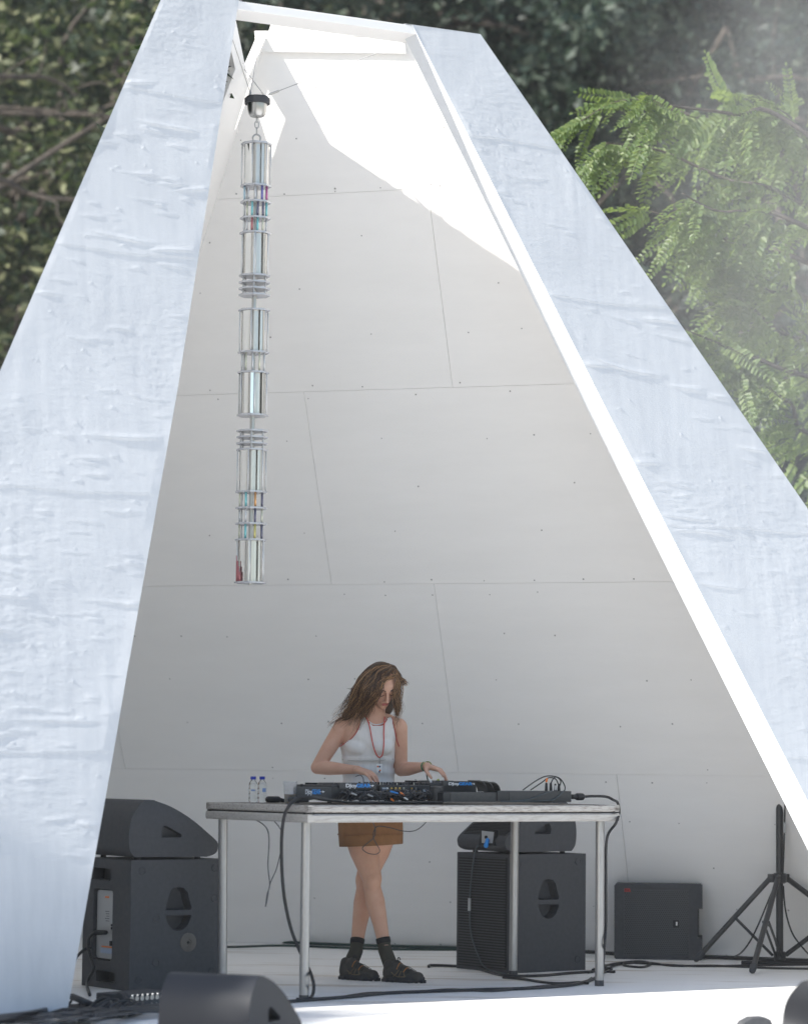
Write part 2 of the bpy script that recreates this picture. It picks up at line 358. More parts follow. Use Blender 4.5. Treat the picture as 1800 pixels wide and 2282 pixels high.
# top line of the shelter runs through the pixels (530,-1) and (1070,75)
ta, tb = FR.hit(530, -1), FR.hit(1070, 75)
topf = lambda u: ta[1]+(tb[1]-ta[1])/(tb[0]-ta[0])*(u-ta[0])
thk = lambda v: .27-.13*min(max(v/5, 0), 1)
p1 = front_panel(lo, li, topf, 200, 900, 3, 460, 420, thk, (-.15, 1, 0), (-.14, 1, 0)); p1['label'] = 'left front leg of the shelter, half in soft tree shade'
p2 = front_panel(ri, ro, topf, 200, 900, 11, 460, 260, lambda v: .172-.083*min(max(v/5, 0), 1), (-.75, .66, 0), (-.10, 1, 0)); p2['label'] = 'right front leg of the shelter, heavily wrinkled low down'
# lintel between the legs
mb = MB(); ua, ub = li(4.97)-.01, ri(4.97)+.01
for (u_a, u_b) in ((ua, ub),):
    vs = []
    for u in (u_a, u_b):
        t_ = topf(u)-.002
        for v, d in ((t_-.046, -.004), (t_, -.004), (t_, -.145), (t_-.046, -.145)): vs.append(FR.P(u, v, d))
    mb.add(vs, [(0, 1, 5, 4), (1, 2, 6, 5), (2, 3, 7, 6), (3, 0, 4, 7), (3, 2, 1, 0), (4, 5, 6, 7)])
mb.build('lintel', M_WALL, pav, bevel=.004)
# back wall of plywood sheets
E1, E2 = V(BK.hit(583, 118)+(0,)), V(BK.hit(465, 500)+(0,))
dl = E1-E2; a_l, b_l = -dl.y, dl.x; c_l = a_l*E1.x+b_l*E1.y    # keep the right side of the corner line
if a_l*(E1.x+1)+b_l*E1.y > c_l: a_l, b_l, c_l = -a_l, -b_l, -c_l
# right limit: the plane that holds the outer edge of the right leg and the leg's depth direction
RD = V((-.02, 1, 0))
Rn = (FR.P(ro(1), 1)-FR.P(ro(4), 4)).cross(RD); Rq = FR.P(ro(1), 1)
if Rn.dot(FR.P(0, 1)-Rq) > 0: Rn = -Rn
Rq = Rq-FR.eh*.02
a_r, b_r, c_r = Rn.dot(BK.eh), Rn.dot(BK.up), Rn.dot(Rq-BK.q)
t1, t2 = V(BK.hit(540, 8)+(0,)), V(BK.hit(925, 62)+(0,)); a_t, b_t = -(t2-t1).y, (t2-t1).x; c_t = a_t*t1.x+b_t*t1.y
a_f, b_f, c_f = FR.n.dot(BK.eh), FR.n.dot(BK.up), FR.n.dot(FR.q-BK.q)-.05
def sheet(u0, u1, v0, v1):
    p = [(u0, v0), (u1, v0), (u1, v1), (u0, v1)]
    for h in ((a_l, b_l, c_l), (a_r, b_r, c_r), (a_t, b_t, c_t), (a_f, b_f, c_f)):
        if len(p) >= 3: p = clip2(p, *h)
    return p
rows_v = [0.0, 1.235, 2.485, 3.71, 4.89, 6.4]
seams = [[-3.6, -1.9, BK.hit(1386, 1840)[0], 2.2], [-4.6, BK.hit(271, 1670)[0], BK.hit(994, 1510)[0], 1.95],
         [-6, BK.hit(708, 1090)[0], 2.6, 3.5], [-3.4, BK.hit(983, 660)[0], 1.15, 3], [-4, 0.4, 3]]
gap = .0012
for r_ in range(5):
    us = [-9]+seams[r_]+[9]
    for a, c in zip(us[:-1], us[1:]):
        p = sheet(a+gap, c-gap, rows_v[r_]+.0009, rows_v[r_+1]-.0009)
        if len(p) >= 3:
            d0 = random.uniform(-.0015, .0015)
            MB().prism(p, BK.P(0, 0, d0), BK.eh, BK.up, .014).build('wall_sheet', M_WALL, pav)
p = sheet(-9, 9, 0, 6.4); MB().prism(p, BK.P(0, 0, -.018), BK.eh, BK.up, .03).build('wall_backing', M_WALL, pav)  # sheet added behind the joints to stop light leaking through
mb = MB(); rs = random.Random(5)
for r_ in range(5):
    for k, dv in enumerate((.028, .33, .62, .92, 1.19)):
        for i in range(-16, 16):
            u = i*.3+.11*(k % 2)+rs.uniform(-.03, .03); v = rows_v[r_]+dv+rs.uniform(-.012, .012)
            if rs.random() < .45 or not sheet(u-.01, u+.01, v-.01, v+.01): continue
            r0 = rs.uniform(.0035, .0058); mb.add([BK.P(u+r0*math.cos(a), v+r0*math.sin(a), .003) for a in [i_*math.pi/3 for i_ in range(6)]], [tuple(range(6))])
mb.build('screw_head', mat('screw_zinc', (.30, .30, .30), .5, .3), pav, kind='stuff')
# battens under the roof edge
for (pa, pb, hh, dd) in (((470, 103), (905, 100), .085, .022), ((470, 80), (905, 74), .03, .016)):
    A, B = BK.hit(*pa), BK.hit(*pb); mb = MB()
    A = (max(A[0], E1.x-.02), A[1])
    vs = []
    for q in (A, B):
        for v, d in ((-hh/2, .004), (hh/2, .004), (hh/2, dd), (-hh/2, dd)): vs.append(BK.P(q[0], q[1]+v, d))
    mb.add(vs, [(0, 1, 5, 4), (1, 2, 6, 5), (2, 3, 7, 6), (3, 0, 4, 7), (3, 2, 1, 0), (4, 5, 6, 7)]); mb.build('batten', M_WALL, pav, bevel=.003)
# left side wall: hidden rim and first slot shaped to let in the sun patches
C0 = BK.P(*(lambda s_: (E2.x+dl.x*s_, E2.y+dl.y*s_))((0-E2.y)/dl.y)); C1 = BK.P(E1.x, E1.y)
L0 = FR.P(lo(0), 0); eb = (C0-L0).normalized(); nl = eb.cross(C1-C0).normalized()
if nl.x < 0: nl = -nl
ul = nl.cross(eb)
if ul.z < 0: ul = -ul
LS = Pl(0, 0, L0); LS.eh, LS.up, LS.n = eb, ul, nl
e0, e1 = LS.uv(C0), LS.uv(C1); ee = lambda v: e0[0]+(e1[0]-e0[0])*v/e1[1]
def src(px, py):                                   # where the sunlight that lands on the back wall at a photo pixel crosses the side wall
    X_ = onp(px, py, BK.n, BK.q); return LS.uv(X_-SUN*((X_-LS.q).dot(LS.n)/SUN.dot(LS.n)))
rb, rc, ra = src(735, 320), src(1165, 608), src(640, 155)
rim = lambda u: rb[1]+(rc[1]-rb[1])/(rc[0]-rb[0])*(u-rb[0])
sw = [(-.5, 0), (e0[0], 0), (ee(5.55)+.0, 5.55), (min(ra[0], ee(5.55)-.02), 5.53), rb, (1.2, rim(1.2))]
sw = clip2(sw, FR.n.dot(eb), FR.n.dot(ul), FR.n.dot(FR.q-L0)-.03)
hole_a = [src(*p) for p in ((601, 185), (651, 269), (615, 378), (578, 262))]
hole_b = [(2.56, 4.74), (2.95, 4.84), (2.88, rim(2.88)-.10), (2.56, rim(2.56)-.10)]
mb = MB(); o0 = LS.P(0, 0, 0)
fr_p = lambda poly, d: [LS.P(x, y, d) for x, y in poly]
loops = [[V((x, y, 0)) for x, y in q] for q in (sw, hole_a, hole_b)]; flat = [p for l in loops for p in l]
tri = geometry.tessellate_polygon(loops); th = .05
mb.add([LS.P(p.x, p.y, 0) for p in flat], tri); mb.add([LS.P(p.x, p.y, -th) for p in flat], [t[::-1] for t in tri])
for q in (sw, hole_a, hole_b):
    n = len(q); mb.add(fr_p(q, 0)+fr_p(q, -th), [(i, (i+1) % n, n+(i+1) % n, n+i) for i in range(n)])
o = mb.build('side_wall', M_WALL, pav); o['label'] = 'left side wall of the shelter, seen from inside'
# right side closing wall
A0, A1 = Rq, FR.P(ro(4.98), 4.98)-FR.eh*.02
def line_bk(P): return P-RD*((P-BK.q).dot(BK.n)/RD.dot(BK.n))
F0 = FR.P(ro(0), 0)-FR.eh*.02
mb = MB(); q = [F0-FR.n*.02, A1-FR.n*.02, line_bk(A1), line_bk(F0)]; q2 = [p-FR.eh*.03 for p in q]
mb.add(q+q2, [(0, 1, 2, 3), (7, 6, 5, 4), (0, 4, 5, 1), (1, 5, 6, 2), (2, 6, 7, 3), (3, 7, 4, 0)]); mb.build('side_wall', M_WALL, pav)
# ------------------------------------------------------------------ trees behind
M_BARK = mat('bark', (.035, .030, .026), .85, col2=(.085, .07, .058), scale=9, bump=.8, bscale=30, stretch=(1, 1, .3), bdist=.02)
M_LF = [leafmat('leaf_dark', (.012, .024, .013), (.08, .10, .05), (.05, .09, .025), .2, pw=2.5), leafmat('leaf_blue', (.012, .026, .022), (.075, .10, .075), (.05, .09, .05), .2, pw=2.2),
        leafmat('leaf_sun_specks', (.010, .024, .012), (.26, .27, .15), (.12, .17, .05), .22, pw=4)]  # few pale leaves paint in sunlit specks, the rest painted as deep shade
M_ACA = leafmat('leaf_acacia', (.058, .10, .042), (.13, .175, .062), (.28, .38, .08), .42, spec=.35, rough=.45)
def leaf_quads(c, size, rg, flat=.0):              # rhombic leaves folded along the midrib
    n = len(c); d = rg.normal(size=(n, 3)); d[:, 2] = d[:, 2]*.6-.25; d /= np.linalg.norm(d, axis=1, keepdims=True)
    e = rg.normal(size=(n, 3)); e -= d*(e*d).sum(1, keepdims=True); e /= np.linalg.norm(e, axis=1, keepdims=True)
    s_ = (size*rg.uniform(.55, 1.35, n))[:, None]; w = s_*rg.uniform(.32, .52, n)[:, None]
    nn = np.cross(d, e)*s_*.1
    v = np.stack([c, c+d*s_*.5+e*w*.5+nn, c+d*s_, c+d*s_*.5-e*w*.5+nn], 1).reshape(-1, 3)
    f = np.arange(n*4).reshape(n, 4); return v, f
def crown_points(blobs, n, rg):                    # clumped, hollow-ish distribution inside ellipsoids
    out = []
    vol = np.array([b_[1][0]*b_[1][1]*b_[1][2] for b_ in blobs]); cnt = (vol/vol.sum()*n).astype(int)
    for (c, r_), k in zip(blobs, cnt):
        nc = max(6, k//90); cc = rg.normal(size=(nc, 3)); cc /= np.linalg.norm(cc, axis=1, keepdims=True)
        cc *= rg.uniform(.45, 1, (nc, 1))**.6
        p = cc[rg.integers(0, nc, k)]+rg.normal(size=(k, 3))*.11
        out.append(np.array(c)+p*np.array(r_))
    return np.concatenate(out)
def limb(mb, p0, p1, r0, r1, rg, sag=.08, n=8, sides=7):
    p0, p1 = V(p0), V(p1); L_ = (p1-p0).length; o1, o2 = V(rg.normal(size=3))*L_*sag, V(rg.normal(size=3))*L_*sag
    pts = spline([p0, p0.lerp(p1, .35)+o1, p0.lerp(p1, .7)+o2, p1], n//2)
    mb.tube(pts, [r0+(r1-r0)*i/(len(pts)-1) for i in range(len(pts))], sides); return pts
def tree(name, label, base, blobs, n, size, lm, seed, tr=.16, limbs=(), group=None, twigs=40, lean=(0, 0)):
    rg = np.random.default_rng(seed); t = thing(name, label, 'tree', base, 0, group or 'broadleaf trees round the shelter'); b0 = V(base)
    top = V(blobs[0][0]); mb = MB()
    tp = limb(mb, b0-V((0, 0, .3)), top, tr, tr*.08, rg, .03, 12, 9)
    for c, r_ in blobs:
        for k in range(5):
            q = V(c)+V(rg.normal(size=3)*np.array(r_)*.45); limb(mb, tp[int(rg.integers(len(tp)//2, len(tp)))], q, tr*.32, tr*.07, rg)
    mb.build('trunk', M_BARK, t, smooth=True)
    for (a, c, r0, r1) in limbs:
        m2 = MB(); pts = limb(m2, a, c, r0, r1, rg, .05, 12)
        for k in range(5):
            q = pts[int(rg.integers(2, len(pts)))]; limb(m2, q, q+V(rg.normal(size=3))*.35, r1*.7, r1*.3, rg, .1, 6, 5)
        m2.build('limb', M_BARK, t, smooth=True)
    pts = crown_points(blobs, n, rg); v, f = leaf_quads(pts, size, rg)
    v = v-np.array(base); me = fast_mesh('crown', v, f); o = link('crown', me, lm, t); o['kind'] = 'stuff'
    return t
GB = lambda x, y: (x, y, -.55+max(0, y-31)*.7)
# a broad dark hedge of trees further up the slope closes the view
rg = np.random.default_rng(77); pts = []
for k in range(110):
    c = np.array((rg.uniform(-11, 12), rg.uniform(37.5, 44), 0)); c[2] = rg.uniform(4, 20); r_ = rg.uniform(1.3, 2.6)
    pts.append(crown_points([(c, (r_*1.3, r_, r_))], 900, rg))
v, f = leaf_quads(np.concatenate(pts), .36, rg); o = link('far_wood', fast_mesh('far_wood', v, f), M_LF[1], kind='stuff')
tag(o, 'dark blurred wood filling the slope behind the shelter', 'wood')
K = 1.42
def far(px, py, y): return at(px, py, y*K)
def bl(*q): return [(far(*c), tuple(x*K for x in r_)) for c, r_ in q]
lx = [far(px, py, y) for px, py, y in ((0, 210, 21.2), (330, 150, 21.4), (0, 430, 20.6), (280, 250, 20.9), (0, 250, 21), (250, 255, 21.1), (0, 385, 21.6), (215, 385, 21.8), (0, 170, 20.4), (140, 205, 20.7), (0, 415, 20.2), (190, 440, 20.5))]
lim = []
for i in range(0, len(lx), 2):
    a = lx[i]+(lx[i]-lx[i+1])*.8; lim.append((a, lx[i+1]+(lx[i+1]-lx[i])*.25, (.05 if i % 4 else .038), .014))
tree('broadleaf_tree', 'dark broadleaf tree with bare horizontal branches left of the shelter', GB(-5.6*K, 21.5*K),
     bl(((80, 260, 22.0), (1.5, 1.0, 1.6)), ((170, 560, 22), (1.2, 1.0, .9)), ((30, 700, 21.8), (1.3, 1, .9)), ((-200, 300, 22), (1.6, 1.2, 2))), 13000, .16, M_LF[2], 21, .2, lim)
tree('broadleaf_tree', 'dense dark tree close behind the top of the left leg', GB(-2.2*K, 25.5*K),
     bl(((260, 150, 25), (2.0, 1.2, 1.5)), ((-60, 500, 25), (2.2, 1.2, 2.0)), ((560, -150, 25.5), (2.0, 1.3, 1.3)), ((250, 700, 25.5), (2, 1.2, 1.6))), 14000, .22, M_LF[0], 22, .22)
tree('broadleaf_tree', 'tall blue green tree above the flat top of the shelter', GB(1.0*K, 25*K),
     bl(((820, -60, 24.5), (1.6, 1.2, 1.1)), ((1180, 40, 24.5), (1.9, 1.2, 1.2)), ((1350, 330, 25), (1.4, 1.1, 1.3))), 14000, .19, M_LF[1], 23, .2)
tree('broadleaf_tree', 'dark tree in the smoke at the upper right', GB(4.6*K, 24*K),
     bl(((1620, 60, 23.5), (1.8, 1.2, 1.3)), ((1900, 500, 24), (1.6, 1.2, 1.8)), ((1500, 720, 24.5), (1.6, 1.2, 1.5)), ((1780, 1050, 24.5), (1.5, 1.2, 1.2))), 15000, .18, M_LF[1], 24, .12)
# the feathery acacia on the right: every compound leaf is a part
aca = thing('acacia_tree', 'bright green acacia with feathery compound leaves leaning in from the right', 'tree', GB(4.9, 18.3)); rg = np.random.default_rng(9)
mb = MB(); crotch = V((4.7, 18.3, 2.6)); limb(mb, V(GB(4.9, 18.3))-V((0, 0, .3)), crotch, .15, .10, rg, .03, 12, 9)
br_px = [((1800, 330), (1560, 262), (1400, 222), (1295, 268)), ((1800, 300), (1640, 255), (1480, 232), (1440, 205)), ((1820, 470), (1620, 400), (1470, 335), (1350, 318)),
         ((1830, 430), (1730, 300), (1690, 255), (1650, 262)), ((1830, 600), (1650, 545), (1540, 500), (1450, 470)), ((1830, 520), (1700, 470), (1600, 470), (1520, 430)),
         ((1840, 690), (1720, 650), (1640, 600), (1590, 560)), ((1850, 850), (1690, 800), (1600, 765), (1530, 735)), ((1850, 790), (1740, 740), (1680, 690), (1640, 660)),
         ((1860, 980), (1760, 900), (1690, 850), (1640, 820)), ((1860, 380), (1780, 300), (1760, 260), (1730, 240))]
brs = []
for k, q in enumerate(br_px):
    y0 = 17.7+rg.uniform(-.4, .6); pts = [crotch+V((0, 0, rg.uniform(0, 1.2)))] + [at(a, c, y0+.35*(3-j)*rg.uniform(.2, .6)) for j, (a, c) in enumerate(q)]
    sp = spline(pts, 7); brs.append(sp); n = len(sp); mb.tube(sp, [.018*(1-i/n)+.003 for i in range(n)], 6)
mb.build('trunk', M_BARK, aca, smooth=True)
fr_me, fr_np = [], []
for k in range(6):
    vs, fs = [], []; np_ = 13+k % 3; Lr = .33+.025*k; r2 = np.random.default_rng(100+k); curve = r2.uniform(.15, .6)
    P_ = lambda t_: np.array((t_*Lr, 0, -curve*Lr*t_*t_))
    for i in range(np_+1):
        t_ = .12+.88*i/np_; ln = (.060 if k % 2 else .052)*(.55+.45*math.sin(math.pi*min(.97, .12+.85*t_)))*r2.uniform(.85, 1.1)
        for sd in ((-1, 1) if i < np_ else (0,)):
            d = np.array((.42, sd*.9, -.18+r2.normal()*.18)) if sd else np.array((1, 0, -.5)); d /= np.linalg.norm(d)
            e = np.cross(d, (0, r2.normal()*.25, 1)); e /= np.linalg.norm(e); w = ln*.27; p0 = P_(t_)+d*.003; nn = np.cross(d, e)*w*.35
            q = [p0, p0+d*ln*.3+e*w-nn, p0+d*ln*.75+e*w*.95-nn, p0+d*ln, p0+d*ln*.75-e*w*.95-nn, p0+d*ln*.3-e*w-nn]
            b_ = len(vs); vs += [tuple(x) for x in q]; fs.append((b_, b_+1, b_+2, b_+3)); fs.append((b_, b_+3, b_+4, b_+5))
    for i in range(6):                            # the stalk
        a, c = P_(i/6), P_((i+1)/6); b_ = len(vs); vs += [tuple(a+(0, .0012, 0)), tuple(a-(0, .0012, 0)), tuple(c-(0, .0012, 0)), tuple(c+(0, .0012, 0))]; fs.append((b_, b_+1, b_+2, b_+3))
    me = bpy.data.meshes.new('leaf'); me.from_pydata(vs, [], fs); me.materials.append(M_ACA); me.update(); fr_me.append(me); fr_np.append((np.array(vs), np.array([f for f in fs])))
def frond_q(d, rollv):
    z = V((-.25, -.72, .5)); z = (z-d*z.dot(d)).normalized(); y = z.cross(d)
    return Matrix((d, y, z)).transposed().to_quaternion() @ Matrix.Rotation(rollv, 3, 'X').to_quaternion()
cnt = 0; base_inv = W[aca].inverted()
def frond(p, d, rollv, sc):
    global cnt
    o = bpy.data.objects.new('leaf', fr_me[int(rg.integers(6))]); COL.objects.link(o); o.parent = aca; cnt += 1
    q = frond_q(d, rollv)
    o.matrix_local = base_inv @ Matrix.LocRotScale(p, q, V((sc,)*3))
extra_v, extra_f = [], []
for sp in brs:
    m_ = len(sp)
    for k in range(26):
        i = int(rg.integers(m_*.30, m_)); p = sp[i].lerp(sp[max(i-1, 0)], rg.uniform(0, 1)); td = (sp[i]-sp[i-1]).normalized()
        d = (td*rg.uniform(.2, .9)+V((-.25+rg.normal()*.3, -rg.uniform(-.2, .5), rg.uniform(-.95, .08)))).normalized()
        frond(p, d, rg.normal()*.4, rg.uniform(.75, 1.12))
# the far inner foliage of the acacia, too small to tell its leaves apart
rg2 = np.random.default_rng(4); rg2 = np.random.default_rng(4); av, af, n0 = [], [], 0
for k in range(170):
    sp = brs[int(rg2.integers(len(brs)))]; p = V(sp[int(rg2.integers(3, len(sp)-10))])+V((rg2.normal()*.18+.2, rg2.uniform(.1, .9), rg2.normal()*.16-.03))
    d = V((-.5+rg2.normal()*.45, -.15+rg2.normal()*.3, -.45+rg2.normal()*.45)).normalized(); vv, ff = fr_np[int(rg2.integers(6))]
    Mx_ = np.array(Matrix.LocRotScale(p-V(GB(4.9, 18.3)), frond_q(d, rg2.normal()*.7), V((rg2.uniform(.7, 1.1),)*3)))
    av.append(vv@Mx_[:3, :3].T+Mx_[:3, 3]); af.append(ff+n0); n0 += len(vv)
link('crown', fast_mesh('crown', np.concatenate(av), np.concatenate(af)), M_ACA, aca)['kind'] = 'stuff'
# the tree outside the frame on the left whose crown shades the left leg of the shelter
def toward_sun(P, s_): return tuple(P-SUN*s_)
sh = [(toward_sun(FR.P(*FR.hit(-80, 2230)), 12), (.9, .8, .8)), (toward_sun(V((-.78, 11.35, .18)), 12), (.58, .5, .42))]
tree('broadleaf_tree', 'leafy tree standing left of the stage that shades the left leg', GB(-12.5, 6.0), sh, 15000, .11, M_LF[0], 31, .17)
rgh = np.random.default_rng(8); n_ = 15000; q = np.stack([rgh.uniform(2.0, 3.1, n_), rgh.uniform(4.3, rim(2.6)-.02, n_), -rgh.uniform(.08, .30, n_)], 1)  # leaves added outside the slot to keep the sun from coming through
c = np.array(LS.q)+q[:, :1]*np.array(LS.eh)+q[:, 1:2]*np.array(LS.up)+q[:, 2:]*np.array(LS.n); v, f = leaf_quads(c, .085, rgh); c0_ = c.mean(0)
o = link('slot_sun_block_leaves', fast_mesh('slot_sun_block_leaves', v-c0_, f), M_LF[0], loc=V(c0_)); tag(o, 'leafy branch added against the slot in the side wall to block the sun', 'branch')
# ------------------------------------------------------------------ hanging mirror column
HX = at(572, 300, 14.75); hx, hy = HX.x, HX.y
zz = lambda py: at(566, py, hy).z
mob = thing('hanging_mobile', 'tall hanging column of mirror strips, clear discs and coloured rods on a motor', 'mobile', (hx, hy, zz(1300)))
def cyl(mb, r, z0, z1, n=24, x=0, y=0): return mb.lathe([(r, z0), (r, z1)], n, Matrix.Translation((hx+x, hy+y, 0)))
mb = MB(); cyl(mb, .068, zz(231), zz(219)); cyl(mb, .058, zz(219), zz(215))
for a in range(6): mb.box((hx+.062*math.cos(a), hy+.062*math.sin(a), zz(226)), (.012, .012, .022))
mb.build('motor_ring', M_BLK, mob)
MB().lathe([(.053, zz(231)), (.052, zz(243)), (.045, zz(254)), (.036, zz(259)), (.010, zz(260))], 28, Matrix.Translation((hx, hy, 0))).build('motor_bowl', M_STEEL, mob, smooth=True, auto=40)
def link_ring(zc, rw, rh, r, turn):
    mb = MB(); pts = []
    for i in range(19):
        a = 2*math.pi*i/18; pts.append(V((hx+rw*math.cos(a)*math.cos(turn), hy+rw*math.cos(a)*math.sin(turn), zc+rh*math.sin(a))))
    mb.tube(pts, r, 8, False); return mb.build('chain_link', M_STEEL, mob, smooth=True)
MB().tube([(hx, hy, zz(259)), (hx, hy, zz(272))], .005).build('chain_link', M_STEEL, mob, smooth=True)
link_ring(zz(277), .011, .02, .0032, .2); link_ring(zz(291), .010, .017, .0032, 1.5); link_ring(zz(308), .021, .022, .0048, .3)
cols = {'cyan': (.15, .62, .66), 'ice': (.45, .68, .82), 'violet': (.05, .05, .42), 'magenta': (.5, .03, .3), 'amber': (.7, .3, .03), 'yellow': (.62, .55, .1), 'navy': (.03, .03, .12), 'cream': (.66, .68, .52), 'red': (.45, .06, .08), 'clear': (.7, .72, .74)}
cm = {k: mat('dichroic_'+k, tuple(.78*x+.12 for x in c), .1, .3, spec=.8) for k, c in cols.items()}
M_FROST = mat('acrylic_disc', (.52, .53, .56), .25, .3)
def rod(a, z0, z1, m_, r=.0055, rad=.062):
    MB().tube([(hx+rad*math.cos(a), hy+rad*math.sin(a), z0), (hx+rad*math.cos(a), hy+rad*math.sin(a), z1)], r, 8).build('rod', m_, mob, smooth=True)
def disc(py): mb = MB(); z = zz(py); cyl(mb, .083, z-.0045, z+.0045, 8); mb.build('disc', M_FROST, mob)
M_MIRR = mat('mirror_acrylic', (.66, .65, .61), .2, .6)  # cream base paints in the reflection of the white walls
def mirror(pa, pb, ph):
    z0, z1 = zz(pb)+.005, zz(pa)-.005
    for k in range(8):
        a = ph+k*math.pi/4; w = .052 if k % 2 else .036; r_ = .068 if k % 2 else .060; c, s_ = math.cos(a), math.sin(a); tx, ty = -s_, c
        mb = MB(); q = []
        for e in (-1, -.5, 0, .5, 1):
            rr = r_-.006*e*e; q.append((hx+c*rr+tx*e*w/2, hy+s_*rr+ty*e*w/2))
        for (x, y) in q: mb.v += [(x, y, z0), (x, y, z1), (x-c*.003, y-s_*.003, z0), (x-c*.003, y-s_*.003, z1)]
        for i in range(4):
            b_ = i*4; mb.f += [(b_, b_+4, b_+5, b_+1), (b_+2, b_+3, b_+7, b_+6), (b_, b_+2, b_+6, b_+4), (b_+1, b_+5, b_+7, b_+3)]
        mb.f += [(0, 1, 3, 2), (16, 18, 19, 17)]
        mb.build('mirror_strip', M_CHROME if k % 4 == 1 else M_MIRR, mob, smooth=True, auto=40)
    for k in range(6): rod(ph+.2+k*math.pi/3, z0, z1, cm['clear'], .0035, .078)
def short(pa, pb, cl):
    for k, c in enumerate(cl):
        rod(-math.pi+.35+k*(math.pi-.7)/max(1, len(cl)-1), zz(pb)+.004, zz(pa)-.004, cm[c], .0062 if c not in ('clear', 'cream') else .005)
    for k in range(3): rod(.5+k, zz(pb)+.004, zz(pa)-.004, cm['clear'], .004)
    cyl(mb := MB(), .011, zz(pb)+.004, zz(pa)-.004, 12); mb.build('core', M_STEEL, mob, smooth=True, auto=40)
for py in (321, 415, 451, 487, 520, 615, 630, 644, 658, 692, 786, 831, 926, 961, 975, 989, 1003, 1097, 1133, 1168, 1204, 1299): disc(py)
for pa, pb, ph in ((321, 415, .1), (520, 615, .4), (692, 786, .2), (831, 926, .5), (1003, 1097, .15), (1204, 1299, .35)): mirror(pa, pb, ph)
for k_ in range(4): rod(-2.6+.12*k_, zz(1297), zz(1240+12*k_), cm['red'], .004, .079)  # red rods paint in the red glints near the lowest disc
short(415, 451, ['ice', 'clear', 'clear', 'violet', 'magenta']); short(451, 487, ['clear', 'cream', 'cyan', 'navy', 'navy', 'cyan']); short(487, 520, ['clear', 'clear', 'red', 'cyan', 'cream', 'clear'])
short(786, 831, ['clear', 'cream', 'clear', 'cream', 'clear']); short(1097, 1133, ['cream', 'cyan', 'amber', 'navy']); short(1133, 1168, ['clear', 'clear', 'navy', 'cream']); short(1168, 1204, ['cream', 'cyan', 'yellow', 'navy'])
for pa, pb in ((615, 630), (630, 644), (644, 658), (961, 975), (975, 989), (989, 1003)): short(pa, pb, ['clear', 'clear', 'clear'])
mb = MB(); cyl(mb, .013, zz(692), zz(658), 14); cyl(mb, .013, zz(961), zz(926), 14); cyl(mb, .008, zz(1304), zz(1299), 10); mb.build('core', M_STEEL, mob, smooth=True, auto=40)
M_WIRE = mat('steel_wire', (.35, .35, .35), .4, .8)
up_ = lambda px, py, y: at(px, py, y)
tops = [FR.P(li(4.93)+.03, 4.93, -.16), BK.P(*BK.hit(577, 112), .03), BK.P(*BK.hit(520, 112), .03), V(up_(905, 93, 14.62))]
for k, tpt in enumerate(tops):
    a0 = V((hx+.05*math.cos(k*1.7+2.2), hy+.05*math.sin(k*1.7+2.2), zz(215)))
    if k == 3: a0 = V((hx+.06, hy-.02, zz(212)))
    MB().tube([a0, a0.lerp(tpt, .5), tpt], .0022, 5).build('wire', M_WIRE, mob)
    d_ = (tpt-a0).normalized(); MB().tube([a0, a0+d_*.06], .006, 6).build('shackle', M_STEEL, mob)

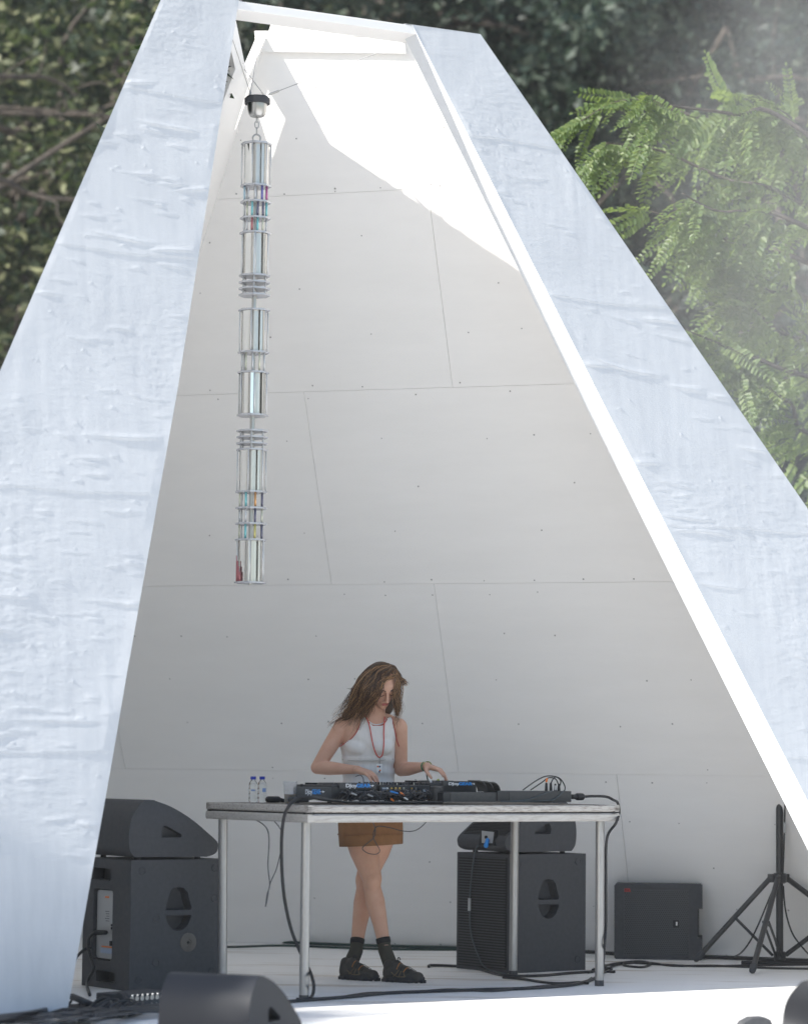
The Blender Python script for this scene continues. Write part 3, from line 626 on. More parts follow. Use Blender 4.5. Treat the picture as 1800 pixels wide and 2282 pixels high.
# ------------------------------------------------------------------ loudspeakers
WP = [(.437, 0), (.463, .002), (.507, .019), (.52, .05), (.511, .079), (.4545, .1236), (.395, .168), (.323, .2136), (.235, .257), (.149, .284), (.105, .29), (.079, .282), (.057, .262), (.03, .228), (.012, .19), (.002, .139), (0, .086), (.008, .035), (.035, .002)]
HND = [(.19, .100), (.298, .100), (.306, .108), (.30, .116), (.218, .158), (.203, .160), (.192, .150), (.184, .125)]
WP = [tuple(p)[:2] for p in [(q.x, q.y) for q in spline([V((x, y, 0)) for x, y in WP], 3)]]
def wedge(name, label, loc, rz, wid, mirror=False, plate=False, z0=.012, cm_=None):
    # local x runs along the side profile, the side face looks to -y, the body goes back along +y
    t = thing(name, label, 'speaker', loc, rz, 'wedge monitors on the stage'); A_ = W[t]
    sg = -1 if mirror else 1
    pr = [(sg*x-(0 if not mirror else 0), z+z0) for x, z in WP]; hd = [(sg*x, z+z0) for x, z in HND]
    if mirror: pr, hd = pr[::-1], hd[::-1]
    mb = MB(); mb.prism(pr, A_ @ V((0, 0, 0)), A_.to_3x3() @ V((1, 0, 0)), V((0, 0, 1)), wid, [(hd, .05)], [(hd, .05)])
    mb.build('cabinet', cm_ or M_BLK, t, smooth=True, auto=32, weld=True)
    mb = MB()
    for x in (.07, .42):
        for y in (.04, wid-.04): mb.lathe([(.016, 0), (.014, z0+.003)], 10, A_ @ Matrix.Translation((sg*x, y, 0)))
    mb.build('rubber_foot', M_DARK, t)
    # perforated baffle on the sloping face
    mb = MB(); a_, c_ = V((sg*.150, 0, .284+z0)), V((sg*.498, 0, .089+z0)); ex = (c_-a_).normalized(); nn = V((-ex.z*sg, 0, ex.x*sg)); nn = nn if nn.z > 0 else -nn
    n1 = 30
    for k in range(n1):
        p = a_.lerp(c_, (k+.5)/n1); s_ = math.sin(math.pi*(k+.5)/n1)*.022+.002
        MM = A_.to_3x3() @ Matrix((ex, V((0, 1, 0)), nn)).transposed()
        mb.box(A_ @ (p+V((0, wid/2, 0))+nn*s_), (.007, wid-.05, .006), MM)
    mb.build('grille', M_DARK, t, kind='stuff')
    if plate:
        # connector tray let into the low end
        P0 = A_ @ V((sg*.5245, wid*.36, .035+z0)); Mx = A_.to_3x3()
        mb = MB(); e1, e2 = Mx @ V((0, -1, 0))*sg*-1, Mx @ V((.10*-sg, 0, .99)); nrm = Mx @ V((sg, 0, 0))
        ex_ = e2.cross(nrm); mb.prism([(-.075, 0), (.075, 0), (.062, .085), (-.062, .085)], P0, ex_, e2, .02); mb.build('tray', M_DARK, t)
        MB().prism([(-.045, .012), (.05, .012), (.055, .075), (-.055, .08)], P0+nrm*.003, ex_, e2, .004).build('connector_plate', M_PLATE, t)
        MB().tube([P0+nrm*.004+e2*.045-ex_*.005, P0+nrm*.012+e2*.045-ex_*.005], .009, 10).build('socket', M_DARK, t)
        MB().capsule(P0+nrm*.014+e2*.03+ex_*.018, .011, P0+nrm*.03-e2*.002+ex_*.03, .013).build('plug', M_BLUE, t, smooth=True)
    return t
def yaw_to(a): return math.atan2(a.y, a.x)
SW, SD, SH_ = .56, .47, .655
def sub(name, label, loc, rz, front_grille):
    # local origin: the near bottom vertical edge; side face along +x (looks -y), other face along +y (looks -x)
    t = thing(name, label, 'speaker', loc, rz, 'subwoofers under the wedge monitors'); A_ = W[t]; Mx = A_.to_3x3(); O = A_ @ V((0, 0, 0))
    X_, Y_, Z_ = Mx @ V((1, 0, 0)), Mx @ V((0, 1, 0)), V((0, 0, 1))
    hz = .40; hx_ = .285
    up_h = [(hx_-.072, hz), (hx_+.072, hz), (hx_+.078, hz+.014), (hx_+.07, hz+.03), (hx_+.052, hz+.088), (hx_+.03, hz+.11), (hx_, hz+.116), (hx_-.03, hz+.11), (hx_-.052, hz+.088), (hx_-.07, hz+.03), (hx_-.078, hz+.014)]
    dn_h = [(hx_+.076, hz-.028), (hx_-.076, hz-.028), (hx_-.074, hz-.042), (hx_-.055, hz-.078), (hx_-.028, hz-.1), (hx_, hz-.106), (hx_+.028, hz-.1), (hx_+.055, hz-.078), (hx_+.074, hz-.042)]
    mb = MB(); q = [(0, 0), (SW, 0), (SW, SH_), (0, SH_)]
    mb.panel(O, X_, Z_, q, [(up_h, .07), (dn_h, .07)])
    rec = [] if front_grille else [(rrect(.20, .545, .40, .605, .006, 1), .08), (rrect(.14, .03, .33, .085, .006, 1), .08), (rrect(.175, .14, .365, .50, .02, 3), .03)]
    q2 = [(0, 0), (SD, 0), (SD, SH_), (0, SH_)]
    mb.panel(O+Y_*SD, -Y_, Z_, q2, [([(SD-x, y) for x, y in h], d) for h, d in rec] if rec else [])
    mb.panel(O+X_*SW+Y_*SD, -X_, Z_, q); mb.panel(O+X_*SW, Y_, Z_, q2); mb.panel(O+Z_*SH_, X_, Y_, [(0, 0), (SW, 0), (SW, SD), (0, SD)]); mb.panel(O+Y_*SD, X_, -Y_, [(0, 0), (SW, 0), (SW, SD), (0, SD)])
    bmx = mb.build('cabinet', M_BLK, t, bevel=.004)
    wm = bmx.modifiers.new('weld', 'WELD'); wm.merge_threshold = .0002
    bpy.context.view_layer.objects.active = bmx; bmx.modifiers.move(1, 0)
    caps = [(.065, .60), (.50, .61)] + ([] if front_grille else [(.50, .455), (.155, .36), (.155, .14), (.49, .085), (.055, .055)]) + ([(.50, .06)] if front_grille else [])
    for (x, z) in caps:
        Mc = frame(O+X_*x+Z_*z, X_, Z_, -Y_)
        MB().lathe([(.021, -.002), (.021, .0025), (.019, .004), (.017, .0042), (.0165, .0015), (.005, .0012)], 18, Mc).build('cap', M_BLK, t, smooth=True, auto=30)
    if front_grille:
        mb = MB(); n1 = 40
        for k in range(n1):
            z = .03+(SH_-.055)*k/(n1-1); mb.box(O+Y_*(SD/2)+Z_*z-X_*.004, (.012, SD-.045, .0068), Mx)
        mb.build('grille', M_BLK, t, kind='stuff')
        MB().box(O+Y_*(SD/2)+Z_*(SH_/2)-X_*.0005, (.003, SD-.04, SH_-.04), Mx).build('grille_back', M_DARK, t)
    else:
        Q = lambda y, z, d: O+Y_*y+Z_*z-X_*d
        MB().prism([(SD-x, y) for x, y in rrect(.185, .148, .357, .492, .016, 3)][::-1], O+Y_*SD+X_*.018, -Y_, Z_, .01).build('amp_plate', M_PLATE, t, bevel=.002)
        mp = lambda y0, z0_, y1, z1, mm, nm, d=.004: MB().box(Q((y0+y1)/2, (z0_+z1)/2, -.018+d/2), (d, y1-y0, z1-z0_), Mx).build(nm, mm, t)
        mp(.24, .455, .275, .463, M_ORG, 'badge'); mp(.20, .205, .30, .211, M_ORG, 'stripe'); mp(.19, .175, .31, .20, mat('pale_blue', (.35, .42, .55), .5), 'label_strip')
        mp(.20, .298, .205, .31, M_DARK, 'switch', .008); mp(.20, .315, .205, .325, M_DARK, 'switch', .008); mp(.20, .215, .216, .24, M_DARK, 'socket', .008)
        for k in range(5): mp(.235+.0, .385-.012*k, .275-.006*(k % 3), .388-.012*k, M_GCAP, 'print', .0012)
        MB().capsule(Q(.335, .276, .0), .014, Q(.215, .283, .012), .011, 12).build('plug', M_DARK, t, smooth=True)
        MB().box(O+X_*.36-Y_*.0015+Z_*.285, (.002, .002, .002), Mx).build('centre_dot', M_DARK, t)
        Mc = frame(O+X_*.345+Z_*.235, X_, Z_, -Y_)
        MB().lathe([(.048, -.002), (.048, .003), (.046, .0035), (.018, .0035), (.017, .001)], 28, Mc).build('pole_socket_plate', mat('taupe_plate', (.10, .095, .09), .4, .4), t, smooth=True, auto=30)
        MB().lathe([(.0065, -.002), (.0065, .006)], 14, Mc).build('pole_socket', M_DARK, t)
    return t
o1 = floor(287, 2211); s1 = sub('subwoofer', 'left subwoofer with a pale amplifier panel on its back, standing by the left leg', o1, R(36.5), False)
o2 = floor(1133, 2170.5); s2 = sub('subwoofer', 'right subwoofer with a slatted grille under the right end of the table', o2, R(37), True)
# wedges: two on the subwoofers, two on the stage floor
A1_ = W[s1]; wedge('stage_monitor', 'wedge monitor lying on top of the left subwoofer', A1_ @ V((-.01, .01, SH_)), R(34), .44)
A2_ = W[s2]; wedge('stage_monitor', 'wedge monitor with a blue plug lying on top of the right subwoofer', A2_ @ V((.50, .015, SH_)), R(37), .43, mirror=True, plate=True)
d0 = 11.42; pt = at(579, 2170, d0); ex3 = V((math.sin(R(22)), math.cos(R(22)), 0)); zb = pt.z-.302
MON3 = V((pt.x, pt.y, 0))-ex3*.10
wedge('stage_monitor', 'wedge monitor on the stage front in the bottom left, cut off by the frame', V((MON3.x, MON3.y, 0.0)), math.atan2(ex3.y, ex3.x), .40, z0=max(.012, zb), cm_=M_BLK2)
wedge('stage_monitor', 'wedge monitor on the stage front in the bottom right corner', V((1.585, 11.08, 0)), R(6), .42, cm_=M_BLK3)
mb = MB(); q = floor(1688, 2295); mb.prism([(-.075, 0), (.075, 0), (.06, .04), (.035, .052), (-.02, .05), (-.06, .03)], q, (1, .25, 0), (0, 0, 1), .08)
tag(mb.build('cable_connector', M_BLK, bevel=.008), 'small black connector block on the sunlit floor near the bottom right', 'connector')
# small bass speaker by the back wall
q = floor(1368, 2138); q2 = floor(1563, 2140); ex = (q2-q).normalized(); rz = math.atan2(ex.y, ex.x); rz = R(-6)
bs = thing('bass_speaker', 'small black bass speaker with a red badge standing by the back wall', 'speaker', q, rz); A_ = W[bs]; Mx = A_.to_3x3(); X_, Y_, Z_ = Mx @ V((1, 0, 0)), Mx @ V((0, 1, 0)), V((0, 0, 1))
bw, bh, bd = .525, .452, .30
outl = [(0, .01), (.01, 0), (bw-.01, 0), (bw, .01), (bw, .135), (bw-.028, .135), (bw-.028, .305), (bw, .305), (bw, bh-.01), (bw-.01, bh), (.012, bh-.004), (0, bh-.014)]
mb = MB(); mb.prism(outl, A_ @ V((0, 0, 0)), X_, Z_, bd, [(rrect(.055, .02, .445, bh-.03, .004, 1), .012)]); mb.build('cabinet', M_BLK, bs, bevel=.004)
MB().box(A_ @ V((bw-.045, .10, .22)), (.05, .18, .168), Mx).build('handle_recess', M_DARK, bs)
mg = bpy.data.materials.new('perforated_grille'); mg.use_nodes = True; N, L = mg.node_tree.nodes, mg.node_tree.links; b = N['Principled BSDF']; b.inputs['Roughness'].default_value = .5
mb = MB(); holes = []
for r_ in range(34):
    for c_ in range(30):
        holes.append((.066+c_*.0126+(.0063 if r_ % 2 else 0), .034+r_*.0112))
mb.panel(A_ @ V((0, .0095, 0)), X_, Z_, rrect(.056, .021, .444, bh-.031, .004, 1)); b.inputs['Base Color'].default_value = (.05, .053, .06, 1)
mb.build('grille', mg, bs)
mb = MB()
for x, z in holes:
    mb.add([A_ @ V((x+.0036*math.cos(a), .0088, z+.0036*math.sin(a))) for a in [k*math.pi/3 for k in range(6)]], [tuple(range(6))])
mb.build('grille_hole', M_DARK, bs, kind='stuff')
mb = MB(); mb.prism([(.060, bh-.052), (.098, bh-.052), (.092, bh-.032), (.060, bh-.032)], A_ @ V((0, .006, 0)), X_, Z_, .004); bd_ = mb.build('badge', M_RED, bs)
for k, x in enumerate((.066, .075, .084)): MB().box(A_ @ V((x, .0015, bh-.042)), (.0035, .002, .011), Mx).build('badge_mark', M_DARK, bd_)
MB().box(A_ @ V((.372, .004, .215)), (.009, .008, .022), Mx).build('latch', M_WHITE, bs); MB().box(A_ @ V((.368, .007, .215)), (.034, .004, .044), Mx).build('latch_plate', M_DARK, bs)
# tripod speaker stand
pb = floor(1737, 2150); ts = thing('speaker_stand', 'black tripod speaker stand in front of the back wall at the right', 'stand', pb); M_STD = mat('stand_black', (.05, .052, .056), .38, .2)
hub = V((pb.x, pb.y, at(1736, 1958, pb.y).z))
MB().tube([pb+V((0, 0, .02)), V((pb.x, pb.y, 1.25))], .0212, 16).build('pole', M_STD, ts, smooth=True, auto=40)
MB().tube([V((pb.x, pb.y, 1.25)), V((pb.x, pb.y, 1.75))], .0165, 14).build('pole', M_STD, ts, smooth=True, auto=40)
MB().lathe([(.03, -.03), (.042, -.022), (.044, .018), (.034, .03)], 16, Matrix.Translation(hub)).build('collar', M_STD, ts)
MB().lathe([(.03, 0), (.036, .01), (.036, .05), (.03, .055)], 16, Matrix.Translation(pb+V((0, 0, .02)))).build('collar', M_STD, ts)
for k, ft in enumerate((floor(1551, 2146), floor(1676, 2172), floor(1985, 2140))):
    d_ = (ft-hub); d2 = V((d_.x, d_.y, 0)).normalized(); h0 = hub+d2*.055
    MB().box(hub+d2*.045, (.05, .022, .05), Matrix.Rotation(math.atan2(d2.y, d2.x), 3, 'Z')).build('hinge', M_STD, ts, bevel=.004)
    f0 = ft+V((0, 0, .018)); lg = MB().tube([h0, f0], .0160, 12).build('leg', M_STD, ts, smooth=True, auto=40)
    MB().capsule(f0-(f0-h0).normalized()*.05, .021, f0+V((0, 0, .004)), .019).build('rubber_foot', M_BLK, lg, smooth=True)
    pm = h0.lerp(f0, .48); sd = d2.cross(V((0, 0, 1)))*.016
    for e in (-1, 1): MB().tube([pm+sd*e, pb+V((0, 0, .05))+d2*.04+sd*e], .0075, 8).build('brace', M_STD, ts)

# ------------------------------------------------------------------ the table: an aluminium stage deck on tube legs
tn, tr_, tb_, tl_ = floor(677, 2232), floor(1335, 2198), floor(1143, 2176), V((0, 0, 0))
ax = ((tr_-tn)).normalized(); ay = V((-ax.y, ax.x, 0)); LX = (tr_-tn).length+.115; LY = .90
c0 = tn-ax*.045-ay*.075
tz1 = at(667, 1795, (c0).y).z; tz0 = at(667, 1834, c0.y).z
tbl = thing('stage_deck_table', 'scuffed aluminium stage deck on four tube legs used as a table', 'table', c0+ax*LX/2+ay*LY/2-V((0, 0, c0.z)), math.atan2(ax.y, ax.x)); TM = Matrix.Translation(c0) @ Matrix.Rotation(math.atan2(ax.y, ax.x), 4, 'Z')
T_ = lambda x, y, z=0.0: TM @ V((x, y, z)); TR = TM.to_3x3()
hh = tz1-tz0
def rail(x0, y0, x1, y1, za, zb, out):
    L_ = V((x1-x0, y1-y0, 0)); a = L_.normalized(); nrm = V((a.y, -a.x, 0))
    n = 7; prof = [(-.03, za), (0-.006, za), (0, za+(zb-za)*.18), (0, za+(zb-za)*.82), (-.006, zb), (-.03, zb)]
    p0, p1 = V((x0, y0, 0)), V((x1, y1, 0)); mb = MB(); vs = []
    for p in (p0, p1): vs += [TM @ (p+nrm*(d+out)+V((0, 0, z))) for d, z in prof]
    k = len(prof); mb.add(vs, [(i, (i+1) % k, k+(i+1) % k, k+i) for i in range(k)]+[tuple(range(k-1, -1, -1)), tuple(range(k, 2*k))])
    return mb
zm = tz0+hh*.53
cor = [(0, 0), (LX, 0), (LX, LY), (0, LY)]
for i in range(4):
    (x0, y0), (x1, y1) = cor[i], cor[(i+1) % 4]
    rail(x0, y0, x1, y1, zm+.004, tz1, 0).build('top_rail', M_ALUW, tbl); rail(x0, y0, x1, y1, tz0, zm-.004, .002).build('bottom_rail', M_ALU, tbl)
    rail(x0, y0, x1, y1, zm-.005, zm+.005, -.012).build('rail_groove', M_DARK, tbl)
MB().box(T_(LX/2, LY/2, tz1-.006), (LX-.05, LY-.05, .012), TR).build('deck_board', mat('deck_ply', (.07, .055, .045), .6, col2=(.12, .10, .08), scale=14, stretch=(.4, 3, 1)), tbl)
MB().box(T_(LX/2, LY/2, tz0+.02), (LX-.06, LY-.06, .01), TR).build('deck_underside', M_ALUP, tbl)
for q, tp in ((tn, (.045, .075)), (tr_, (LX-.07, .075)), (tb_, (LX-.07, LY-.09)), (None, (.045, LY-.09))):
    tpw = T_(tp[0], tp[1], tz0); ft = V((q.x, q.y, 0)) if q is not None else V((tpw.x+.010, tpw.y, 0))
    if q is tb_: tpw = V((ft.x+.004, ft.y, tz0))
    lg = MB().tube([ft+V((0, 0, .003)), tpw+V((0, 0, .02))], .0235, 18).build('leg', M_ALUP, tbl, smooth=True, auto=40)
    MB().lathe([(.0242, 0), (.0242, .03)], 18, Matrix.Translation(ft)).build('foot_plug', M_GCAP, lg)
    for zt in ((.145,) if q is tr_ else ()): pass
# ------------------------------------------------------------------ on the table
TMI = TM.inverted()
def tb(px, py, w): return TMI @ onp(px, py, TR @ V((0, 1, 0)), T_(0, w))
M_GEAR = mat('gear_black', (.020, .022, .026), .42); M_GEAR2 = mat('gear_front', (.045, .046, .048), .5, col2=(.06, .06, .06), scale=60)
TYAW = math.atan2(ax.y, ax.x)
def onto(name, label, cat, s_, w, group=None): return thing(name, label, cat, T_(s_, w, tz1), TYAW, group or ('DJ players either side of the mixer' if name == 'deck_player' else None))
def gbox(t, nm, px0, px1, pya, pyb, w, dep, m_, bev=.003):     # upright box with its front on the line w, covering photo pixels
    a, c = tb(px0, pyb, w), tb(px1, pyb, w); za, zb = max(a.z, tz1+.0005) if pyb > 1700 else a.z, tb(px0, pya, w).z
    return MB().box(T_((a.x+c.x)/2, w+dep/2, (za+zb)/2), (c.x-a.x, dep, zb-za), TR).build(nm, m_, t, bevel=bev)
def logo(t, px0, px1, pya, pyb, w, dim=1.0):
    a, c, h = tb(px0, pyb, w-.0012), tb(px1, pyb, w-.0012), tb(px0, pya, w-.0012).z
    wd = c.x-a.x; sz = (h-a.z)*1.25; Mt = TM @ Matrix.Translation((a.x, w-.0012, a.z)) @ Matrix.Rotation(R(90), 4, 'X')
    k = wd/(sz*4.65)
    text('lettering', 'DJoy', sz, Mt, M_WHITE, t, sx=k, bold=.0006)
    text('lettering', 'GEAR', sz, Mt @ Matrix.Translation((sz*1.92*k, 0, 0)), M_BLUEL, t, sx=k, bold=.0009)
    x0 = a.x+sz*4.3*k; zc = a.z+sz*.34
    mb = MB(); mb.box(T_(x0+.008, w-.0014, zc), (.016, .0012, .0022), TR); mb.add([T_(x0+.014, w-.0016, zc-.006), T_(x0+.027, w-.0016, zc), T_(x0+.014, w-.0016, zc+.006)], [(0, 1, 2)])
    mb.build('arrow_print', M_WHITE, t)
M_BLUEL = mat('logo_blue', (.02, .27, .72), .5)
w0 = .30
t = onto('equipment_case', 'black low box with white and blue lettering on the left of the mixer', 'case', tb(700, 1786, w0).x, w0+.1)
gbox(t, 'case_body', 661, 739, 1754, 1781, w0, .03, M_GEAR2); logo(t, 680, 716, 1758, 1770, w0)
for px in (664, 736): gbox(t, 'rubber_foot', px-2, px+3, 1781, 1790, w0+.005, .02, M_DARK, 0)
MB().lathe([(.008, 0), (.008, .012), (.006, .014)], 12, TM @ Matrix.Translation((tb(680, 1754, w0).x, w0+.03, tb(680, 1754, w0).z))).build('knob', M_DARK, t)
def player(px0, px1, pyt, w, label, lpx):
    t = onto('deck_player', label, 'DJ player', tb((px0+px1)/2, 1786, w).x, w+.15)
    b_ = gbox(t, 'body', px0, px1, pyt+6, 1783, w, .32, M_GEAR, .006); a, c = tb(px0, pyt+6, w), tb(px1, pyt+6, w); zt = a.z
    cx = (a.x+c.x)/2
    MB().lathe([(.098, 0), (.098, .007), (.09, .011), (.03, .011)], 36, TM @ Matrix.Translation((cx, w+.15, zt))).build('jog_wheel', M_GEAR2, t, smooth=True, auto=30)
    MB().box(T_(cx, w+.285, zt+.003), (.16, .06, .012), TR).build('screen', M_DARK, t, bevel=.002)
    for k in range(5):
        MB().lathe([(.007, 0), (.007, .012)], 10, TM @ Matrix.Translation((cx-.11+.02*k, w+.03, zt))).build('button', M_GCAP, t)
    gbox(t, 'name_board', lpx[0], lpx[1], lpx[2], lpx[3], w-.008, .006, M_GEAR2, .001); logo(t, lpx[4], lpx[5], lpx[6], lpx[7], w-.008)
    return t
player(738, 838, 1744, .30, 'left black DJ player behind the larger bright lettering board', (756, 838, 1744.5, 1758, 770, 828, 1746, 1755))
player(958, 1062, 1739, .33, 'right black DJ player under the hand with the green wristband', (987, 1064, 1741, 1751, 999, 1054, 1743, 1750))
# the mixer shows its socket panel
t = onto('dj_mixer', 'black DJ mixer showing its back panel of sockets and cables to the audience', 'mixer', tb(900, 1786, .3).x, .45)
wm_ = .33; gbox(t, 'body', 846, 958, 1750, 1784, wm_, .28, M_GEAR, .004); a, c = tb(846, 1750, wm_), tb(958, 1750, wm_)
rr = random.Random(3)
for k in range(9):
    x = a.x+(c.x-a.x)*(k+.5)/9
    for j in range(3): MB().lathe([(.006, 0), (.0055, .013), (.004, .014)], 10, TM @ Matrix.Translation((x, wm_+.06+.07*j, a.z))).build('knob', M_GCAP if k % 2 else M_DARK, t)
    MB().box(T_(x, wm_+.02, a.z+.006), (.003, .004, .012), TR).build('switch', M_STEEL if k % 3 == 0 else M_GCAP, t)
M_GOLD = mat('gold_socket', (.7, .5, .2), .3, 1.0)
for r_ in range(2):
    for k in range(10):
        if rr.random() < .25: continue
        x = a.x+.02+(c.x-a.x-.09)*k/9; z = tb(870, 1757.5+r_*6.5, wm_).z
        Mc = TM @ Matrix.Translation((x, wm_-.0005, z)) @ Matrix.Rotation(R(90), 4, 'X')
        MB().lathe([(.0055, 0), (.0055, .006), (.0032, .006), (.003, .002)], 10, Mc).build('socket', rr.choice([M_GOLD, M_STEEL, M_WHITE, M_GOLD]), t)
gbox(t, 'label_plate', 851, 863, 1755, 1776, wm_-.002, .0015, mat('bluegrey_plate', (.2, .23, .28), .5), 0)
for k in range(5): gbox(t, 'print', 852.5, 860-(k % 3)*2, 1757+k*3.6, 1758+k*3.6, wm_-.0035, .0008, M_WHITE if k == 0 else M_DARK, 0)
for (x0, x1, y0, y1, mm) in ((943, 949, 1759, 1765, M_PLATE), (947, 953, 1761, 1764, M_BLUEL)): gbox(t, 'badge', x0, x1, y0, y1, wm_-.004, .003, mm, 0)
# plug leads in front of mixer and players
def lead(label, pts, r=.0035, m_=M_CAB, group=None, name='cable', cat='cable', n=8, sides=7):
    return tag(MB().tube(spline(pts, n), r, sides).build(name, m_, None, smooth=True), label, cat, group or ('cables on and around the table and stage' if name == 'cable' else None))
tp = lambda px, py, w: TM @ tb(px, py, w)
mb = MB()
for k in range(80):
    x0 = rr.uniform(762, 955) if k % 3 else rr.uniform(868, 950); x1 = min(958, max(752, x0+rr.gauss(0, 34))); y0 = rr.uniform(1759, 1772)
    w = rr.uniform(.20, .30); ym = rr.uniform(1766, 1784); z_ = rr.uniform(1782, 1787)
    p = [tp(x0, y0, .31), tp(x0+rr.gauss(0, 3), y0+2, w), tp((x0+x1)/2+rr.gauss(0, 9), ym, w-.02), tp(x1, z_, w+rr.uniform(-.03, .06))]
    mb.tube(spline(p, 5), rr.uniform(.0022, .0042), 5)
tag(mb.build('cable_tangle', mat('cable_sheen', (.03, .033, .04), .3), None, smooth=True, kind='stuff'), 'tangle of thin black leads plugged into the back of the mixer', 'cables')
for (px, py, dx, m_, lb) in ((880, 1766, 9, M_BLUE, 'bright blue plug in the tangle of leads behind the mixer'), (897, 1769, 4, M_ORG, 'orange plug in the tangle of leads behind the mixer'), (868, 1768, 5, M_GCAP, 'grey plug in the tangle of leads behind the mixer'),
                         (905, 1780, 4, M_WHITE, 'white plug tip low in the tangle of leads'), (875, 1783, 3, M_ORG, 'small orange plug tip lowest in the tangle of leads'), (790, 1770, 6, M_PLATE, 'silver plug left in the tangle of leads'), (826, 1773, 6, M_PLATE, 'silver plug in the tangle just left of the mixer')):
    tag(MB().capsule(tp(px-dx, py-1.5, .20), .0048, tp(px+dx*.6, py+2.5, .19), .0042, 10, 3).build('cable_plug', m_, None, smooth=True), lb, 'plug', 'plugs behind the mixer')
# black cylinder between mixer and right player, boxes at the right
a = tb(972, 1788, .24)
tt = onto('ribbed_pot', 'black ribbed pot between the mixer and the right player', 'pot', a.x, .24); r0 = (tb(984, 1770, .24).x-tb(960, 1770, .24).x)/2; zt = tb(972, 1754, .24).z
mb = MB(); mb.lathe([(r0, tz1), (r0, zt), (r0*.8, zt+.003)], 24, TM @ Matrix.Translation((a.x, .24, 0))); mb.build('pot', M_GEAR, tt, smooth=True, auto=30)
for k in range(14):
    an = math.pi*(1+k/13); MB().box(T_(a.x+r0*math.cos(an), .24+r0*math.sin(an), (tz1+zt)/2), (.004, .004, (zt-tz1)*.75), TR @ Matrix.Rotation(an, 3, 'Z')).build('rib', M_GEAR2, tt)
tt = onto('adapter_box', 'long plain black box on the table right of the mixer', 'box', tb(1047, 1788, .16).x, .22); gbox(tt, 'box_body', 1004, 1107, 1766, 1788, .16, .14, M_GEAR2, .002); gbox(tt, 'end_cap', 987, 1003.5, 1766.5, 1788, .163, .13, M_GEAR, .002)
t2 = onto('strap_bundle', 'three bent black ribbed straps standing on the long black box', 'straps', tb(1080, 1766, .2).x, .2); z0 = tb(1060, 1766, .2).z+.003
for k in range(3):
    xc = tb(1062+k*15, 1766, .2).x; mb = MB()
    for j in range(12):
        an = R(100-8.5*j); an2 = R(100-8.5*(j+1)); h = .058-.004*k
        q = [(xc+.055*math.cos(an)-.01, z0+h*math.sin(an)-.004), (xc+.055*math.cos(an2)-.01, z0+h*math.sin(an2)-.004)]
        vs = [T_(x, w, max(z0, z)+e) for (x, z) in q for w in (.17, .25) for e in (0, .005)]
        mb.add(vs, [(0, 1, 3, 2), (4, 6, 7, 5), (0, 4, 5, 1), (2, 3, 7, 6), (0, 2, 6, 4), (1, 5, 7, 3)])
    mb.build('strap', M_GEAR2, t2)
t3 = onto('power_distributor', 'long low black power box at the right end of the table with plugs on top', 'power box', tb(1190, 1788, .15).x, .2)
gbox(t3, 'box_body', 1135, 1273, 1763, 1788, .15, .12, M_GEAR2, .003); gbox(t3, 'end_cap', 1108, 1134.5, 1763, 1788, .152, .115, M_GEAR, .003)
for k, px in enumerate((1217, 1227, 1237, 1245)):
    a = tp(px, 1763, .20); MB().capsule(a+V((0, 0, .0)), .0085, a+V((0, 0, .038-.006*(k > 1))), .006, 12, 4).build('plug', M_DARK, t3, smooth=True)
    if k == 0: MB().capsule(a+V((0, 0, .05)), .0055, a+V((.003, 0, .062)), .0055, 10, 3).build('plug_tip', M_ORG, t3, smooth=True)
    if k == 2: MB().box(a+V((0, -.006, .016)), (.011, .006, .026), TR).build('plug_tip', M_PLATE, t3)
a = tp(1274, 1776, .21); e_ = TR @ V((1, 0, 0)); MB().tube([a, a+e_*.03, a+e_*.032, a+e_*.075, a+e_*.082], [.013, .013, .018, .018, .012], 14).build('connector', M_GEAR, t3, smooth=True, auto=35)
for k in range(6): MB().tube([a+e_*(.036+.006*k), a+e_*(.038+.006*k)], .019, 14).build('connector_rib', M_GEAR2, t3)
lead('thick black cable running from the power box off the right end of the table', [a+e_*.08, tp(1320, 1775, .21), tp(1350, 1776, .21), tp(1366, 1783, .19), tp(1376, 1790, .10), tp(1379, 1812, .03), tp(1372, 1835, -.02), at(1352, 1870, tr_.y+.02), at(1350, 1960, tr_.y+.03), at(1350, 2060, tr_.y+.03), at(1346, 2120, tr_.y+.03), floor(1346, 2166, .012), floor(1370, 2166, .01)], .0075)
for k, q in enumerate(([(1165, 1761), (1195, 1740), (1219, 1730), (1245, 1734), (1258, 1752), (1257, 1766)], [(1182, 1761), (1206, 1745), (1222, 1734), (1238, 1737), (1246, 1756)], [(1227, 1757), (1229, 1742), (1238, 1732), (1249, 1741), (1245, 1757)], [(1259, 1760), (1240, 1778), (1218, 1785), (1130, 1787)], [(1230, 1763), (1200, 1774), (1170, 1784), (1115, 1787)])):
    w = .20 if k < 3 else .143
    lead(('outer thin lead looping high above the power box', 'inner thin lead looping above the power box', 'short lead looping between the upright plugs', 'grey lead hanging down the right end of the power box', 'grey lead crossing the front of the power box')[k], [tp(x, y, w+(.01*j if k < 3 else 0)) for j, (x, y) in enumerate(q)], .0032, M_CAB if k < 3 else mat('grey_lead', (.07, .09, .10), .4))
